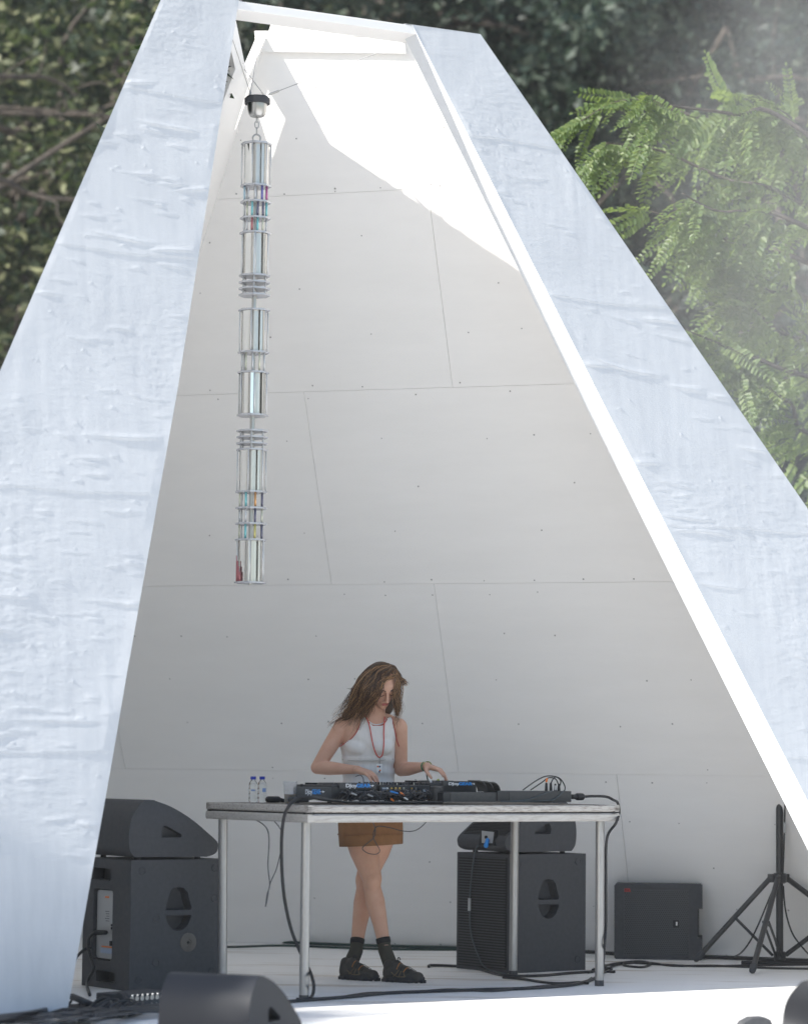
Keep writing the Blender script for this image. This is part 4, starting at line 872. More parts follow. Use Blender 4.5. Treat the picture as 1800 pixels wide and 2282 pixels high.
# cables on the left of the table
lead('thick black cable hanging over the left table edge down to the floor', [tp(760, 1786, .16), tp(720, 1782, .12), tp(690, 1777, .10), tp(666, 1779, .12), at(645, 1795, c0.y+.08), at(631, 1830, c0.y+.1), at(627, 1900, c0.y+.15), at(632, 1990, c0.y+.15), at(648, 2070, c0.y+.18), at(672, 2130, c0.y+.15), at(690, 2165, c0.y+.1), at(699, 2195, c0.y), floor(697, 2216, .012), floor(690, 2226, .012)], .0085, n=10)
lead('black cable lying along the table edge in front of the lettered box', [tp(664, 1787, .2), tp(700, 1780, .18), tp(730, 1785, .17), tp(800, 1789, .16), tp(900, 1789, .15), tp(985, 1788, .14)], .0055)
lead('second black cable bowing along the front edge of the table', [tp(655, 1788, .25), tp(690, 1776, .2), tp(725, 1780, .19), tp(760, 1787, .2), tp(840, 1788, .19), tp(960, 1787, .2)], .0045)
b1 = tb(598, 1790, .60); t = onto('power_adapter', 'black rounded power adapter beside the water bottles', 'adapter', b1.x, b1.y)
P1, P2 = tp(598, 1783.0, .6), tp(619, 1783.5, .6); P1.z = P2.z = tz1+.0185; mb = MB(); mb.capsule(P1, .0165, P2, .0165, 14, 3); mb.capsule(P2, .011, P2+(P2-P1)*.65-V((0, 0, .006)), .010, 12, 3); mb.build('adapter_body', M_DARK, t, smooth=True)
mb = MB(); P1 = tp(665, 1789, .2); mb.box(P1+V((0, 0, .014)), (.10, .05, .026), TR); tag(mb.build('power_adapter', M_GEAR, bevel=.008), 'low black power brick in front of the lettered box', 'adapter')
# bottles and cup
M_PET = mat('clear_bottle', (.93, .96, .97), .08, trans=1.0, ior=1.42); M_CUP = mat('clear_cup', (.92, .93, .95), .15, trans=.88, ior=1.15); M_BEER = mat('beer', (.62, .38, .08), .1, trans=.25, ior=1.1)
for k, px in enumerate((563.5, 583.5)):
    w = .80-.0*k; a = tb(px, 1790, w); t = onto('water_bottle', ('left of two small clear water bottles with a blue cap', 'right of two small clear water bottles with a blue cap, beside the power adapter')[k], 'bottle', a.x, w, 'water bottles on the table')
    Mb = TM @ Matrix.Translation((a.x, w, tz1+.0005)); s_ = (tb(px, 1731, w).z-tz1)/.150
    pr = [(.018, 0), (.0245, .004), (.026, .012), (.026, .028), (.0248, .032), (.026, .036), (.026, .052), (.0248, .056), (.026, .060), (.026, .082), (.0246, .087), (.026, .092), (.0255, .104), (.022, .116), (.014, .126), (.0125, .130), (.0125, .137)]
    MB().lathe([(r_*s_, z*s_) for r_, z in pr], 24, Mb).build('bottle_body', M_PET, t, smooth=True)
    MB().lathe([(.0158*s_, .132*s_), (.0162*s_, .134*s_), (.0162*s_, .148*s_), (.0148*s_, .150*s_)], 20, Mb).build('cap', M_CAPB, t, smooth=True, auto=40)
    mb = MB(); 
    for i in range(6):
        a0, a1 = R(-150+k*30+i*9), R(-150+k*30+(i+1)*9); rr_ = .0264*s_
        zl, zh = (.066 if k == 0 else .06)*s_, (.074 if k == 0 else .082)*s_
        mb.add([Mb @ V((rr_*math.cos(a0), rr_*math.sin(a0), zl)), Mb @ V((rr_*math.cos(a1), rr_*math.sin(a1), zl)), Mb @ V((rr_*math.cos(a1), rr_*math.sin(a1), zh)), Mb @ V((rr_*math.cos(a0), rr_*math.sin(a0), zh))], [(0, 1, 2, 3)])
    mb.build('label_print', mat('label_lightblue', (.25, .36, .62), .5), t)
w = .24; a = tb(646, 1790, w); t = onto('plastic_cup', 'clear plastic cup half full of amber beer', 'cup', a.x, w); Mb = TM @ Matrix.Translation((a.x, w, tz1+.0005)); hc = tb(646, 1742, w).z-tz1
MB().lathe([(.025, 0), (.026, .002), (.0345, hc), (.0335, hc), (.0253, .004), (.0005, .004)], 28, Mb).build('cup_wall', M_CUP, t, smooth=True, auto=40)
MB().lathe([(.0246, .0045), (.0246+.009*.42, hc*.44)], 28, Mb).build('beer', M_BEER, t, smooth=True, auto=40)
lead('thin wire hanging below the table left edge with a tied end', [T_(.02, .55, tz0+.02), at(596, 1850, c0.y+.35), at(597, 1930, c0.y+.35), at(601, 1972, c0.y+.35), at(595, 1995, c0.y+.35), at(592, 2021, c0.y+.35)], .003, mat('thin_grey_wire', (.09, .09, .10), .5))
lead('second thin wire slanting down to the tied end below the table', [T_(.02, .35, tz0+.02), at(629, 1860, c0.y+.3), at(618, 1930, c0.y+.33), at(602, 1970, c0.y+.35), at(594, 2012, c0.y+.35), at(591, 2021, c0.y+.34)], .0028, mat('thin_grey_wire', (.1, .1, .1), .5))
yl = T_(.85, .35).y
lead('thin loop of cable hanging below the table in front of the skirt', [tp(829, 1828, .3), at(836, 1850, yl), at(832, 1868, yl), at(812, 1885, yl), at(808, 1893, yl), at(820, 1902, yl), at(838, 1904, yl), at(846, 1896, yl), at(838, 1880, yl), at(832, 1868, yl), at(833, 1853, yl), at(842, 1842, yl), at(868, 1845, yl), at(895, 1852, yl), at(918, 1853, yl), at(935, 1846, yl), at(953, 1829, yl)], .0024, mat('thin_dark_wire', (.04, .04, .045), .5), n=7)
lead('black jack lead rising from the gear behind the hand', [tp(810, 1744, .45), tp(809, 1735, .46), tp(803, 1728, .47), tp(792, 1731, .48)], .0022)
tag(MB().capsule(tp(957, 1738, .40), .005, tp(961, 1744, .40), .007, 12, 4).build('cable_plug', M_WHITE, None, smooth=True), 'small white plug standing on the mixer below the wristband', 'plug')

# ------------------------------------------------------------------ floor cables and the patch box
F = lambda px, py, z=.008: floor(px, py, z)
def fl_run(label, px, r=.007, m_=M_CAB, **k): return lead(label, [F(x, y, r+.001) for x, y in px], r, m_, **k)
fl_run('green cable along the foot of the back wall behind the table', [(430, 2094), (520, 2095), (640, 2101), (760, 2106), (900, 2110), (1020, 2113), (1080, 2116)], .010, M_GCAB)
fl_run('second green cable just in front of the wall cable', [(430, 2110), (520, 2111), (620, 2108), (740, 2112), (860, 2116), (1020, 2117), (1090, 2117)], .007, M_GCAB)
fl_run('black cable at the wall between the right subwoofer and bass speaker', [(1240, 2122), (1310, 2122), (1368, 2126), (1420, 2128)], .011)
fl_run('black cable along the wall behind the tripod stand', [(1540, 2133), (1600, 2134), (1680, 2137), (1760, 2140), (1830, 2143)], .012)
fl_run('thick black cable across the floor in front of the feet', [(640, 2233), (700, 2228), (780, 2222), (860, 2214), (960, 2210), (1080, 2206), (1180, 2203), (1270, 2196), (1312, 2186), (1330, 2178)], .0085)
fl_run('second black cable twisted beside the thick one across the floor', [(660, 2227), (740, 2225), (820, 2214), (900, 2213), (1000, 2206), (1100, 2209), (1200, 2199), (1290, 2193), (1318, 2180)], .006)
fl_run('flat black cable end beside the left foot of the right subwoofer', [(955, 2155), (962, 2152), (1020, 2154), (1060, 2158), (1120, 2174), (1200, 2175), (1260, 2170), (1320, 2166)], .008)
fl_run('black cable curving from the rear table leg along the floor', [(1120, 2179), (1160, 2182), (1230, 2192), (1290, 2190), (1310, 2192)], .007)
for k, q in enumerate(([(1320, 2162), (1360, 2150), (1420, 2143), (1450, 2148), (1430, 2156), (1390, 2152), (1400, 2146), (1470, 2150), (1560, 2154), (1680, 2152), (1830, 2150)], [(1310, 2168), (1350, 2160), (1380, 2150), (1440, 2146), (1500, 2153), (1600, 2153), (1720, 2158), (1830, 2160)], [(1330, 2158), (1350, 2166), (1362, 2160), (1340, 2154), (1380, 2148)])):
    fl_run(('black cable looping right of the table then running to the stand', 'second black cable from the table leg to the stand', 'short loop of cable beside the front right table leg')[k], q, .0065)
fl_run('black cable flat on the floor under the tripod hub', [(1652, 2146), (1700, 2146), (1760, 2147), (1830, 2146)], .011)
zc = lambda px, py, y: at(px, py, y)
yS = pb.y
lead('thin cable drooping from the stand collar to the floor on the left', [zc(1726, 1975, yS-.04), zc(1715, 2000, yS-.05), zc(1690, 2060, yS-.02), zc(1670, 2100, yS), zc(1650, 2125, yS+.05), F(1632, 2134)], .005)
lead('thin cable drooping from the stand collar to the floor on the right', [zc(1745, 1975, yS-.03), zc(1750, 2030, yS-.05), zc(1765, 2080, yS-.05), zc(1790, 2115, yS-.05), F(1815, 2140)], .005)
lead('small cable clipped to the front leg of the stand', [zc(1700, 2065, yS-.3), zc(1712, 2063, yS-.25), zc(1722, 2080, yS-.1), zc(1730, 2110, yS-.03)], .005)
lead('cable hanging down beside the stand pole', [zc(1749, 1785, yS-.04), zc(1748, 1830, yS-.04), zc(1746, 1900, yS-.035), zc(1744, 1950, yS-.03)], .005)
tag(MB().box(zc(1748, 1845, yS-.045), (.016, .014, .06)).build('cable_joint', M_PLATE), 'grey cable joint hanging beside the stand pole', 'connector')
# lead of the right subwoofer
O2 = W[s2]; sp_ = lambda y, z, d=.02: O2 @ V((-d, y, z))
lead('thin lead hanging down the grille of the right subwoofer', [sp_(.24, .70, .03), sp_(.27, .66, .03), sp_(.315, .50, .02), sp_(.325, .35, .02), sp_(.31, .2, .02), sp_(.24, .08, .02), sp_(.14, .02, .04), F(1150, 2176)], .004, mat('grey_lead', (.07, .09, .10), .4))
tag(MB().tube([sp_(.325, .40, .022), sp_(.327, .33, .022)], .009, 10).build('cable_joint', M_PLATE, smooth=True, auto=40), 'silver cable joint hanging on the grille of the right subwoofer', 'connector')
O1 = W[s1]; sq = lambda y, z, d=.02: O1 @ V((-d, y, z))
lead('black lead dropping from the amplifier panel of the left subwoofer', [sq(.33, .28, .0), sq(.35, .25, .03), sq(.34, .20, .04), sq(.30, .16, .05), sq(.25, .10, .06), sq(.26, .03, .09), F(200, 2218, .02)], .0085)
lead('second black lead bending left from the amplifier panel', [sq(.34, .20, .02), sq(.36, .19, .05), sq(.42, .15, .06), sq(.45, .11, .06)], .008)
# cable heap and patch box in the lower left corner
mb = MB(); hr = random.Random(12)
for k in range(34):
    x0, x1 = hr.uniform(-40, 170), hr.uniform(190, 400); ya = hr.uniform(2262, 2278)-(x0-60)*.06; yb_ = hr.uniform(2240, 2256)
    p = [F(x0, ya, .008+hr.random()*.03), F(x0*.66+x1*.33+hr.gauss(0, 14), (ya*2+yb_)/3+hr.gauss(0, 4), .01+hr.random()*.07), F(x0*.33+x1*.66+hr.gauss(0, 14), (ya+2*yb_)/3+hr.gauss(0, 4), .01+hr.random()*.06), F(x1, yb_, .01+hr.random()*.02)]
    mb.tube(spline(p, 7), hr.uniform(.005, .0105), 6)
for k in range(14):
    x, y = hr.uniform(150, 300), hr.uniform(2236, 2254); c_ = F(x, y, .03); r_ = hr.uniform(.03, .09); a0 = hr.uniform(0, 6)
    mb.tube([c_+V((r_*math.cos(a0+i*.5), r_*.7*math.sin(a0+i*.5), .03*math.sin(i*.7+a0)+.004)) for i in range(11)], hr.uniform(.004, .008), 6)
for k in range(8): mb.tube(spline([F(-60, 2285-2*k, .01+.012*k), F(60, 2272-2*k, .012+.01*k), F(140, 2258-2*k, .02), F(330, 2252-3*k, .02)], 8), .008, 6)
tag(mb.build('cable_heap', mat('cable_dull', (.028, .032, .038), .42), None, smooth=True, kind='stuff'), 'heap of tangled black cables beside the foot of the left leg', 'cables')
lead('short thick dark plug leaning in the cable heap', [F(160, 2222, .06), F(185, 2232, .05), F(205, 2240, .02)], .016, M_BLK, name='multicore_plug', cat='plug')
lead('thick grey cable end lying on top of the cable heap', [F(175, 2272, .04), F(195, 2266, .05), F(208, 2256, .04)], .014, M_GCAP)
qa, qb = F(286, 2252, 0), F(420, 2240, 0); ex = (qb-qa).normalized(); pbx = thing('patch_box', 'black stage patch box with a row of bright metal sockets beside the heap', 'patch box', qa, math.atan2(ex.y, ex.x)); A_ = W[pbx]; Mx = A_.to_3x3()
MB().box(A_ @ V((.16, .10, .036)), (.34, .20, .066), Mx).build('case_body', M_BLK, pbx, bevel=.003)
for k in range(9):
    Mc = A_ @ Matrix.Translation((.02+.034*k, -.001, .05)) @ Matrix.Rotation(R(90), 4, 'X')
    MB().lathe([(.011, -.002), (.011, .004), (.007, .004), (.0068, 0)], 12, Mc).build('socket', M_STEEL, pbx)
    MB().box(A_ @ V((.02+.034*k, -.002, .066)), (.012, .006, .006), Mx).build('latch', M_CHROME, pbx)
    MB().box(A_ @ V((.02+.034*k, -.001, .022)), (.004, .003, .004), Mx).build('screw', M_STEEL, pbx)
pc = A_ @ V((-.045, .02, .045)); MB().tube([pc, A_ @ V((-.004, .02, .045))], .034, 16).build('multipin_plug', M_BLK, pbx, smooth=True, auto=40)
for k in range(5): MB().tube([A_ @ V((-.042+.008*k, .02, .045)), A_ @ V((-.038+.008*k, .02, .045))], .0365, 16).build('plug_rib', M_GCAP, pbx)
# ------------------------------------------------------------------ the person
per = thing('person', 'woman in a white sleeveless top and brown skirt bending over the mixer', 'person', floor(850, 2186))
M_SKIN = mat('skin', (.66, .40, .295), .48, col2=(.55, .30, .205), scale=7, lo=.3, hi=.8, sss=.12, spec=.35)
M_TOP = mat('knit_white', (.76, .75, .735), .85, col2=(.70, .695, .685), scale=60, bump=.4, bscale=320, stretch=(1, 1, .25), bdist=.002)
M_BRN = mat('brown_cloth', (.26, .128, .054), .85, col2=(.205, .098, .04), scale=9, bump=.4, bscale=260, bdist=.002)
M_HAIR = bpy.data.materials.new('hair'); M_HAIR.use_nodes = True; N, L = M_HAIR.node_tree.nodes, M_HAIR.node_tree.links; b = N['Principled BSDF']
gi = N.new('ShaderNodeNewGeometry'); cr = N.new('ShaderNodeValToRGB'); L.new(gi.outputs['Random Per Island'], cr.inputs[0]); L.new(cr.outputs[0], b.inputs['Base Color'])
cr.color_ramp.elements[0].color = (.035, .017, .009, 1); cr.color_ramp.elements[1].color = (.52, .285, .12, 1); e = cr.color_ramp.elements.new(.6); e.color = (.14, .070, .032, 1)
b.inputs['Roughness'].default_value = .38; b.inputs['Specular IOR Level'].default_value = .6
def rings(mb, rg_, n=28):                          # (px, py, y, half width, half depth) elliptic rings, closed
    vs, fs = [], []
    for (px, py, y, hw, hd) in rg_:
        c = at(px, py, y)
        for k in range(n):
            a = 2*math.pi*k/n; s_, c_ = math.sin(a), math.cos(a)
            vs.append(c+V((hw*math.copysign(abs(c_)**.86, c_), hd*math.copysign(abs(s_)**.86, s_), 0)))
    m_ = len(rg_)
    for i in range(m_-1):
        for k in range(n): fs.append((i*n+k, (i+1)*n+k, (i+1)*n+(k+1) % n, i*n+(k+1) % n))
    fs.append(tuple(range(n))); fs.append(tuple((m_-1)*n+k for k in range(n-1, -1, -1)))
    return mb.add(vs, fs)
def voxel(mb, vox, smooth_it, fac=.5):            # weld overlapping solids into one continuous skin
    me = bpy.data.meshes.new('tmp'); me.from_pydata(mb.v, [], mb.f); me.update()
    bm = bmesh.new(); bm.from_mesh(me); bmesh.ops.recalc_face_normals(bm, faces=bm.faces); bm.to_mesh(me); bm.free()
    o = bpy.data.objects.new('tmp', me); COL.objects.link(o)
    r_ = o.modifiers.new('r', 'REMESH'); r_.mode = 'VOXEL'; r_.voxel_size = vox
    s_ = o.modifiers.new('s', 'SMOOTH'); s_.factor = fac; s_.iterations = smooth_it
    dg = bpy.context.evaluated_depsgraph_get(); ev = bpy.data.meshes.new_from_object(o.evaluated_get(dg))
    bpy.data.objects.remove(o); return ev
def to_part(me, name, mat_, parent=per, smooth=True):
    me.transform(W[parent].inverted()); me.materials.clear(); o = link(name, me, mat_, parent, smooth); me.name = name; return o
torso = [(825, 1893, 15.47, .10, .085), (825, 1868, 15.46, .158, .108), (824, 1838, 15.45, .168, .118), (823, 1805, 15.44, .160, .112), (822, 1765, 15.43, .143, .098), (821, 1728, 15.42, .132, .090), (821, 1702, 15.405, .131, .089),
         (820, 1680, 15.39, .138, .095), (820, 1658, 15.375, .146, .100), (821, 1638, 15.36, .148, .094), (823, 1620, 15.345, .150, .082), (826, 1607, 15.335, .138, .066), (831, 1597, 15.325, .085, .052), (836, 1588, 15.315, .05, .045)]
def bust(mb):
    for px in (799, 848):
        mb.ball(at(px, 1662, 15.325), (.066, .056, .050)); mb.ball(at(px, 1648, 15.335), (.062, .045, .060))
    return mb
bd = MB(); rings(bd, torso); bust(bd)
cap = lambda a, r0, c, r1: bd.capsule(a, r0, c, r1, 18, 6)
SH_R, EL_R, WR_R = at(763, 1619, 15.345), at(707, 1711, 15.31), at(797, 1716, 15.16)
SH_L, EL_L, WR_L = at(890, 1622, 15.345), at(893, 1716, 15.42), at(951, 1708, 15.20)
bd.ball(SH_R+V((.006, 0, .0)), (.052, .05, .055)); bd.ball(SH_L+V((-.004, 0, 0)), (.047, .048, .052))
cap(at(795, 1607, 15.335), .044, SH_R, .048); cap(at(862, 1608, 15.335), .043, SH_L, .044)
cap(SH_R, .047, SH_R.lerp(EL_R, .55), .042); cap(SH_R.lerp(EL_R, .5), .0425, EL_R, .036)
cap(SH_L, .044, SH_L.lerp(EL_L, .55), .040); cap(SH_L.lerp(EL_L, .5), .040, EL_L, .036)
for (E_, W_) in ((EL_R, WR_R), (EL_L, WR_L)):
    cap(E_, .036, E_.lerp(W_, .3), .038); cap(E_.lerp(W_, .3), .038, E_.lerp(W_, .75), .027); cap(E_.lerp(W_, .75), .027, W_, .0225)
def hand(Wr, d, pn, curls, thumb, spread=.0, sc=1.0):
    # d: wrist to knuckles, pn: out of the palm; fingers bend towards pn
    d = V(d).normalized(); pn = V(pn); pn = (pn-d*pn.dot(d)).normalized(); s_ = d.cross(pn)
    offs = (-.030, -.010, .010, .028); lens = ((.040, .024, .019), (.044, .028, .021), (.041, .026, .020), (.032, .019, .017))
    for i, o_ in enumerate(offs):
        k_ = Wr+d*(.088-.004*abs(i-1.2)**1.5)*sc+s_*o_*sc*.92
        bd.capsule(Wr+d*.008+s_*o_*.55*sc, .0165*sc, k_, .0105*sc, 12, 4)
        a = 0; p = k_; dr = (d+s_*(o_*spread)).normalized()
        for j, l_ in enumerate(lens[i]):
            a += curls[i][j]; q = p+(dr*math.cos(R(a))+pn*math.sin(R(a)))*l_*sc
            bd.capsule(p, (.0092-.0008*j)*sc, q, (.0086-.0009*j)*sc, 10, 4); p = q
    for i in range(3): bd.capsule(Wr+d*.03+s_*(-.02+.018*i)*sc+pn*.003, .014*sc, Wr+d*.07+s_*(-.02+.018*i)*sc+pn*.003, .012*sc, 10, 4)
    t0 = Wr+d*.018-s_*.020*sc*thumb+pn*.006; t1 = t0+(d*.6-s_*.62*thumb+pn*.45).normalized()*.044*sc; t2 = t1+(d*.85-s_*.2*thumb+pn*.45).normalized()*.032*sc; t3 = t2+(d*.85+pn*.5).normalized()*.026*sc
    bd.capsule(t0, .016*sc, t1, .0115*sc, 12, 4); bd.capsule(t1, .0105*sc, t2, .0095*sc, 12, 4); bd.capsule(t2, .0092*sc, t3, .0075*sc, 12, 4)
dR = at(842, 1729, 15.05)-WR_R; hand(WR_R, dR, (-.25, .35, -.9), ((12, 18, 12), (14, 20, 12), (18, 22, 14), (22, 24, 16)), -1, 6)
dL = at(985, 1717, 15.13)-WR_L; hand(WR_L, dL, (-.35, .1, -.95), ((12, 14, 10), (18, 16, 10), (26, 20, 12), (32, 24, 12)), 1, 5)
# legs
HP_R, KN_R, AN_R = at(797, 1842, 15.45), at(829, 1968, 15.31), at(857, 2112, 15.24)
HP_L, KN_L, AN_L = at(853, 1842, 15.46), at(813, 1972, 15.47), at(794, 2114, 15.34)
def leg(H_, K_, A_, sgn):
    cap(H_, .088, H_.lerp(K_, .42), .079); cap(H_.lerp(K_, .42), .079, K_+V((0, .012, .02)), .053); cap(K_+V((0, .012, .03)), .052, K_+V((0, .008, -.035)), .046)
    bd.ball(K_+V((0, -.026, 0)), (.036, .03, .046))
    c_ = K_.lerp(A_, .3)+V((sgn*.004, .022, 0)); cap(K_+V((0, .006, -.02)), .046, c_, .053); cap(c_, .053, K_.lerp(A_, .62)+V((0, .008, 0)), .041); cap(K_.lerp(A_, .62)+V((0, .008, 0)), .041, A_, .031); cap(A_, .031, A_-V((0, 0, .03)), .03)
leg(HP_R, KN_R, AN_R, -1); leg(HP_L, KN_L, AN_L, 1)
# neck and head
HC = at(851, 1524, 15.235)
hf = V((.36, -.76, -.64)).normalized(); hs = V((-.93, -.36, -.08)); hs = (hs-hf*hs.dot(hf)).normalized(); hu = hf.cross(hs)*1.0
if hu.z < 0: hu = -hu
HM = Matrix((hs, hf, hu)).transposed()            # head axes: side, forward, up
Hh = lambda s_, f_, u_: HC+hs*s_+hf*f_+hu*u_
cap(at(833, 1602, 15.335), .056, Hh(0, -.015, -.075), .050)
bd.ball(Hh(0, -.012, .012), (.073, .092, .088), HM); bd.ball(Hh(0, .034, -.055), (.055, .050, .062), HM); bd.ball(Hh(0, .052, -.088), (.036, .032, .030), HM)
bd.ball(Hh(0, .072, -.105), (.017, .016, .014), HM); bd.ball(Hh(0, .054, .018), (.062, .034, .040), HM)
for s_ in (-1, 1):
    bd.ball(Hh(s_*.036, .055, -.038), (.026, .024, .024), HM); bd.ball(Hh(s_*.030, .070, -.010), (.0165, .015, .0125), HM); bd.capsule(Hh(s_*.012, .084, .012), .009, Hh(s_*.044, .070, .013), .008, 10, 3)
    bd.ball(Hh(s_*.011, .098, -.047), (.0075, .008, .006), HM); bd.ball(Hh(s_*.074, -.005, -.02), (.006, .018, .028), HM)
bd.capsule(Hh(0, .086, .006), .0075, Hh(0, .106, -.042), .0105, 12, 4)
bd.capsule(Hh(-.015, .082, -.072), .009, Hh(.015, .082, -.072), .009, 10, 4)
body_me = voxel(bd, .0042, 3)
body = to_part(body_me, 'body', M_SKIN)
M_LIP = mat('lips', (.40, .12, .11), .4)
mb = MB(); mb.capsule(Hh(-.017, .0875, -.0695), .0038, Hh(0, .0935, -.0685), .0052, 10, 4); mb.capsule(Hh(.017, .0875, -.0695), .0038, Hh(0, .0935, -.0685), .0052, 10, 4); mb.capsule(Hh(-.013, .088, -.0765), .0045, Hh(.013, .088, -.0765), .0045, 10, 4)
mb.build('mouth', M_LIP, per, smooth=True)
M_BROW = mat('brow', (.035, .02, .014), .6)
for s_ in (-1, 1):
    MB().tube(spline([Hh(s_*.014, .0925, .016), Hh(s_*.028, .089, .0215), Hh(s_*.047, .074, .016)], 5), [.0026]*6+[.002]*4+[.0012], 6).build('eyebrow', M_BROW, per, smooth=True)
    MB().tube(spline([Hh(s_*.017, .083, -.014), Hh(s_*.030, .0865, -.0185), Hh(s_*.044, .077, -.0135)], 5), .0019, 6).build('eyelash', M_BROW, per, smooth=True)
# sleeveless top: cut from an inflated torso
tm = MB(); rings(tm, torso[1:-1]); bust(tm); top_me = voxel(tm, .006, 6)
bm = bmesh.new(); bm.from_mesh(top_me); bm.normal_update()
hem = lambda z, x=0: (.0038*math.sin(z*88+2.2*math.sin(x*9))*(1 if z < 1.19 else 0)+.0016*math.sin(z*60+x*34)*(1 if z > 1.19 else 0))
for v_ in bm.verts: v_.co += v_.normal*(.008+hem(v_.co.z, v_.co.x))
def px_of(X):
    d = X-CAM; k = d.dot(fw); return 900+FOC*d.dot(rt)/k, 1141-FOC*d.dot(upv)/k
outl_top = [(720, 1815), (720, 1700), (748, 1676), (757, 1664), (771, 1655), (786, 1643), (797, 1627), (803, 1612), (806, 1600), (816, 1600), (822, 1611), (831, 1617), (842, 1618), (853, 1615), (860, 1607), (865, 1599), (873, 1599), (876, 1612), (880, 1630), (884, 1650), (889, 1664), (925, 1680), (925, 1815)]
def inside(x, y, P_):
    r_ = False; n = len(P_)
    for i in range(n):
        (x0, y0), (x1, y1) = P_[i], P_[(i+1) % n]
        if (y0 > y) != (y1 > y) and x < (x1-x0)*(y-y0)/(y1-y0)+x0: r_ = not r_
    return r_
dele = [f for f in bm.faces if not inside(*px_of(f.calc_center_median()), outl_top)]
bmesh.ops.delete(bm, geom=dele, context='FACES'); bm.to_mesh(top_me); bm.free()
TB = BVHTree.FromPolygons([v_.co.copy() for v_ in top_me.vertices], [tuple(p.vertices) for p in top_me.polygons])
BB = BVHTree.FromPolygons([W[per] @ v_.co for v_ in body_me.vertices], [tuple(p.vertices) for p in body_me.polygons])
def on_skin(px, py, off, trees=(0, 1)):
    d = ray(px, py).normalized(); best = None
    for k in trees:
        h = (TB, BB)[k].ray_cast(CAM, d)
        if h[0] is not None and (best is None or h[3] < best[1]): best = (h[0], h[3])
    return (best[0] if best else at(px, py, 15.3))-d*off
to_part(top_me, 'tank_top', M_TOP)
M_PIPE = mat('red_piping', (.42, .09, .07), .6)
for q in (outl_top[3:9], outl_top[9:16], outl_top[16:21]):
    MB().tube(spline([on_skin(x, y, .003) for x, y in q], 4), .0032, 6).build('piping', M_PIPE, per, smooth=True)
q2 = [(x, y-3) for x, y in outl_top[10:15]]; MB().tube(spline([on_skin(x, y, .003) for x, y in q2], 4), .003, 6).build('neck_trim', M_WHITE, per, smooth=True)
MB().tube(spline([on_skin(x, y, .0015, (0,)) for x, y in ((763, 1693), (785, 1695), (820, 1695), (850, 1694), (876, 1692))], 6), .0035, 6).build('waist_seam', mat('knit_seam', (.52, .51, .50), .9), per, smooth=True)
# skirt
sk = MB(); ringsS = [(824, 1790, 15.435, .164, .130), (824, 1812, 15.425, .172, .142), (824, 1835, 15.42, .176, .152), (825, 1860, 15.415, .175, .160), (826, 1884, 15.41, .172, .164)]
n = 48; vs, fs = [], []
for i, (px, py, y, hw, hd) in enumerate(ringsS+[(826, 1884, 15.41, .168, .160), (824, 1800, 15.43, .16, .12)]):
    c = at(px, py, y)
    for k in range(n):
        a = 2*math.pi*k/n; tilt = (-.010*math.cos(a)) if 3 <= i <= 5 else 0; wv = .003*math.sin(5*a+i*.6)*(i > 1)
        vs.append(c+V(((hw+wv)*math.cos(a), (hd+wv)*math.sin(a), -tilt)))
for i in range(len(vs)//n-1):
    for k in range(n): fs.append((i*n+k, i*n+(k+1) % n, (i+1)*n+(k+1) % n, (i+1)*n+k))
sk.add(vs, fs); sko = sk.build('skirt', M_BRN, per, smooth=True)
c = at(825, 1859, 15.415); pts = [c+V((.1765*math.cos(a), .1615*math.sin(a), .0015*math.sin(3*a)-.004*math.cos(a)*-1)) for a in [2*math.pi*k/48 for k in range(49)]]
MB().tube(pts, .0028, 5, False).build('hem_fold', M_BRN, per, smooth=True)
MB().tube([on_skin(766, y, .001, (1,))+V((0, -.05, 0)) for y in (1834, 1850, 1878)], .002, 5).build('side_seam', M_BRN, sko)
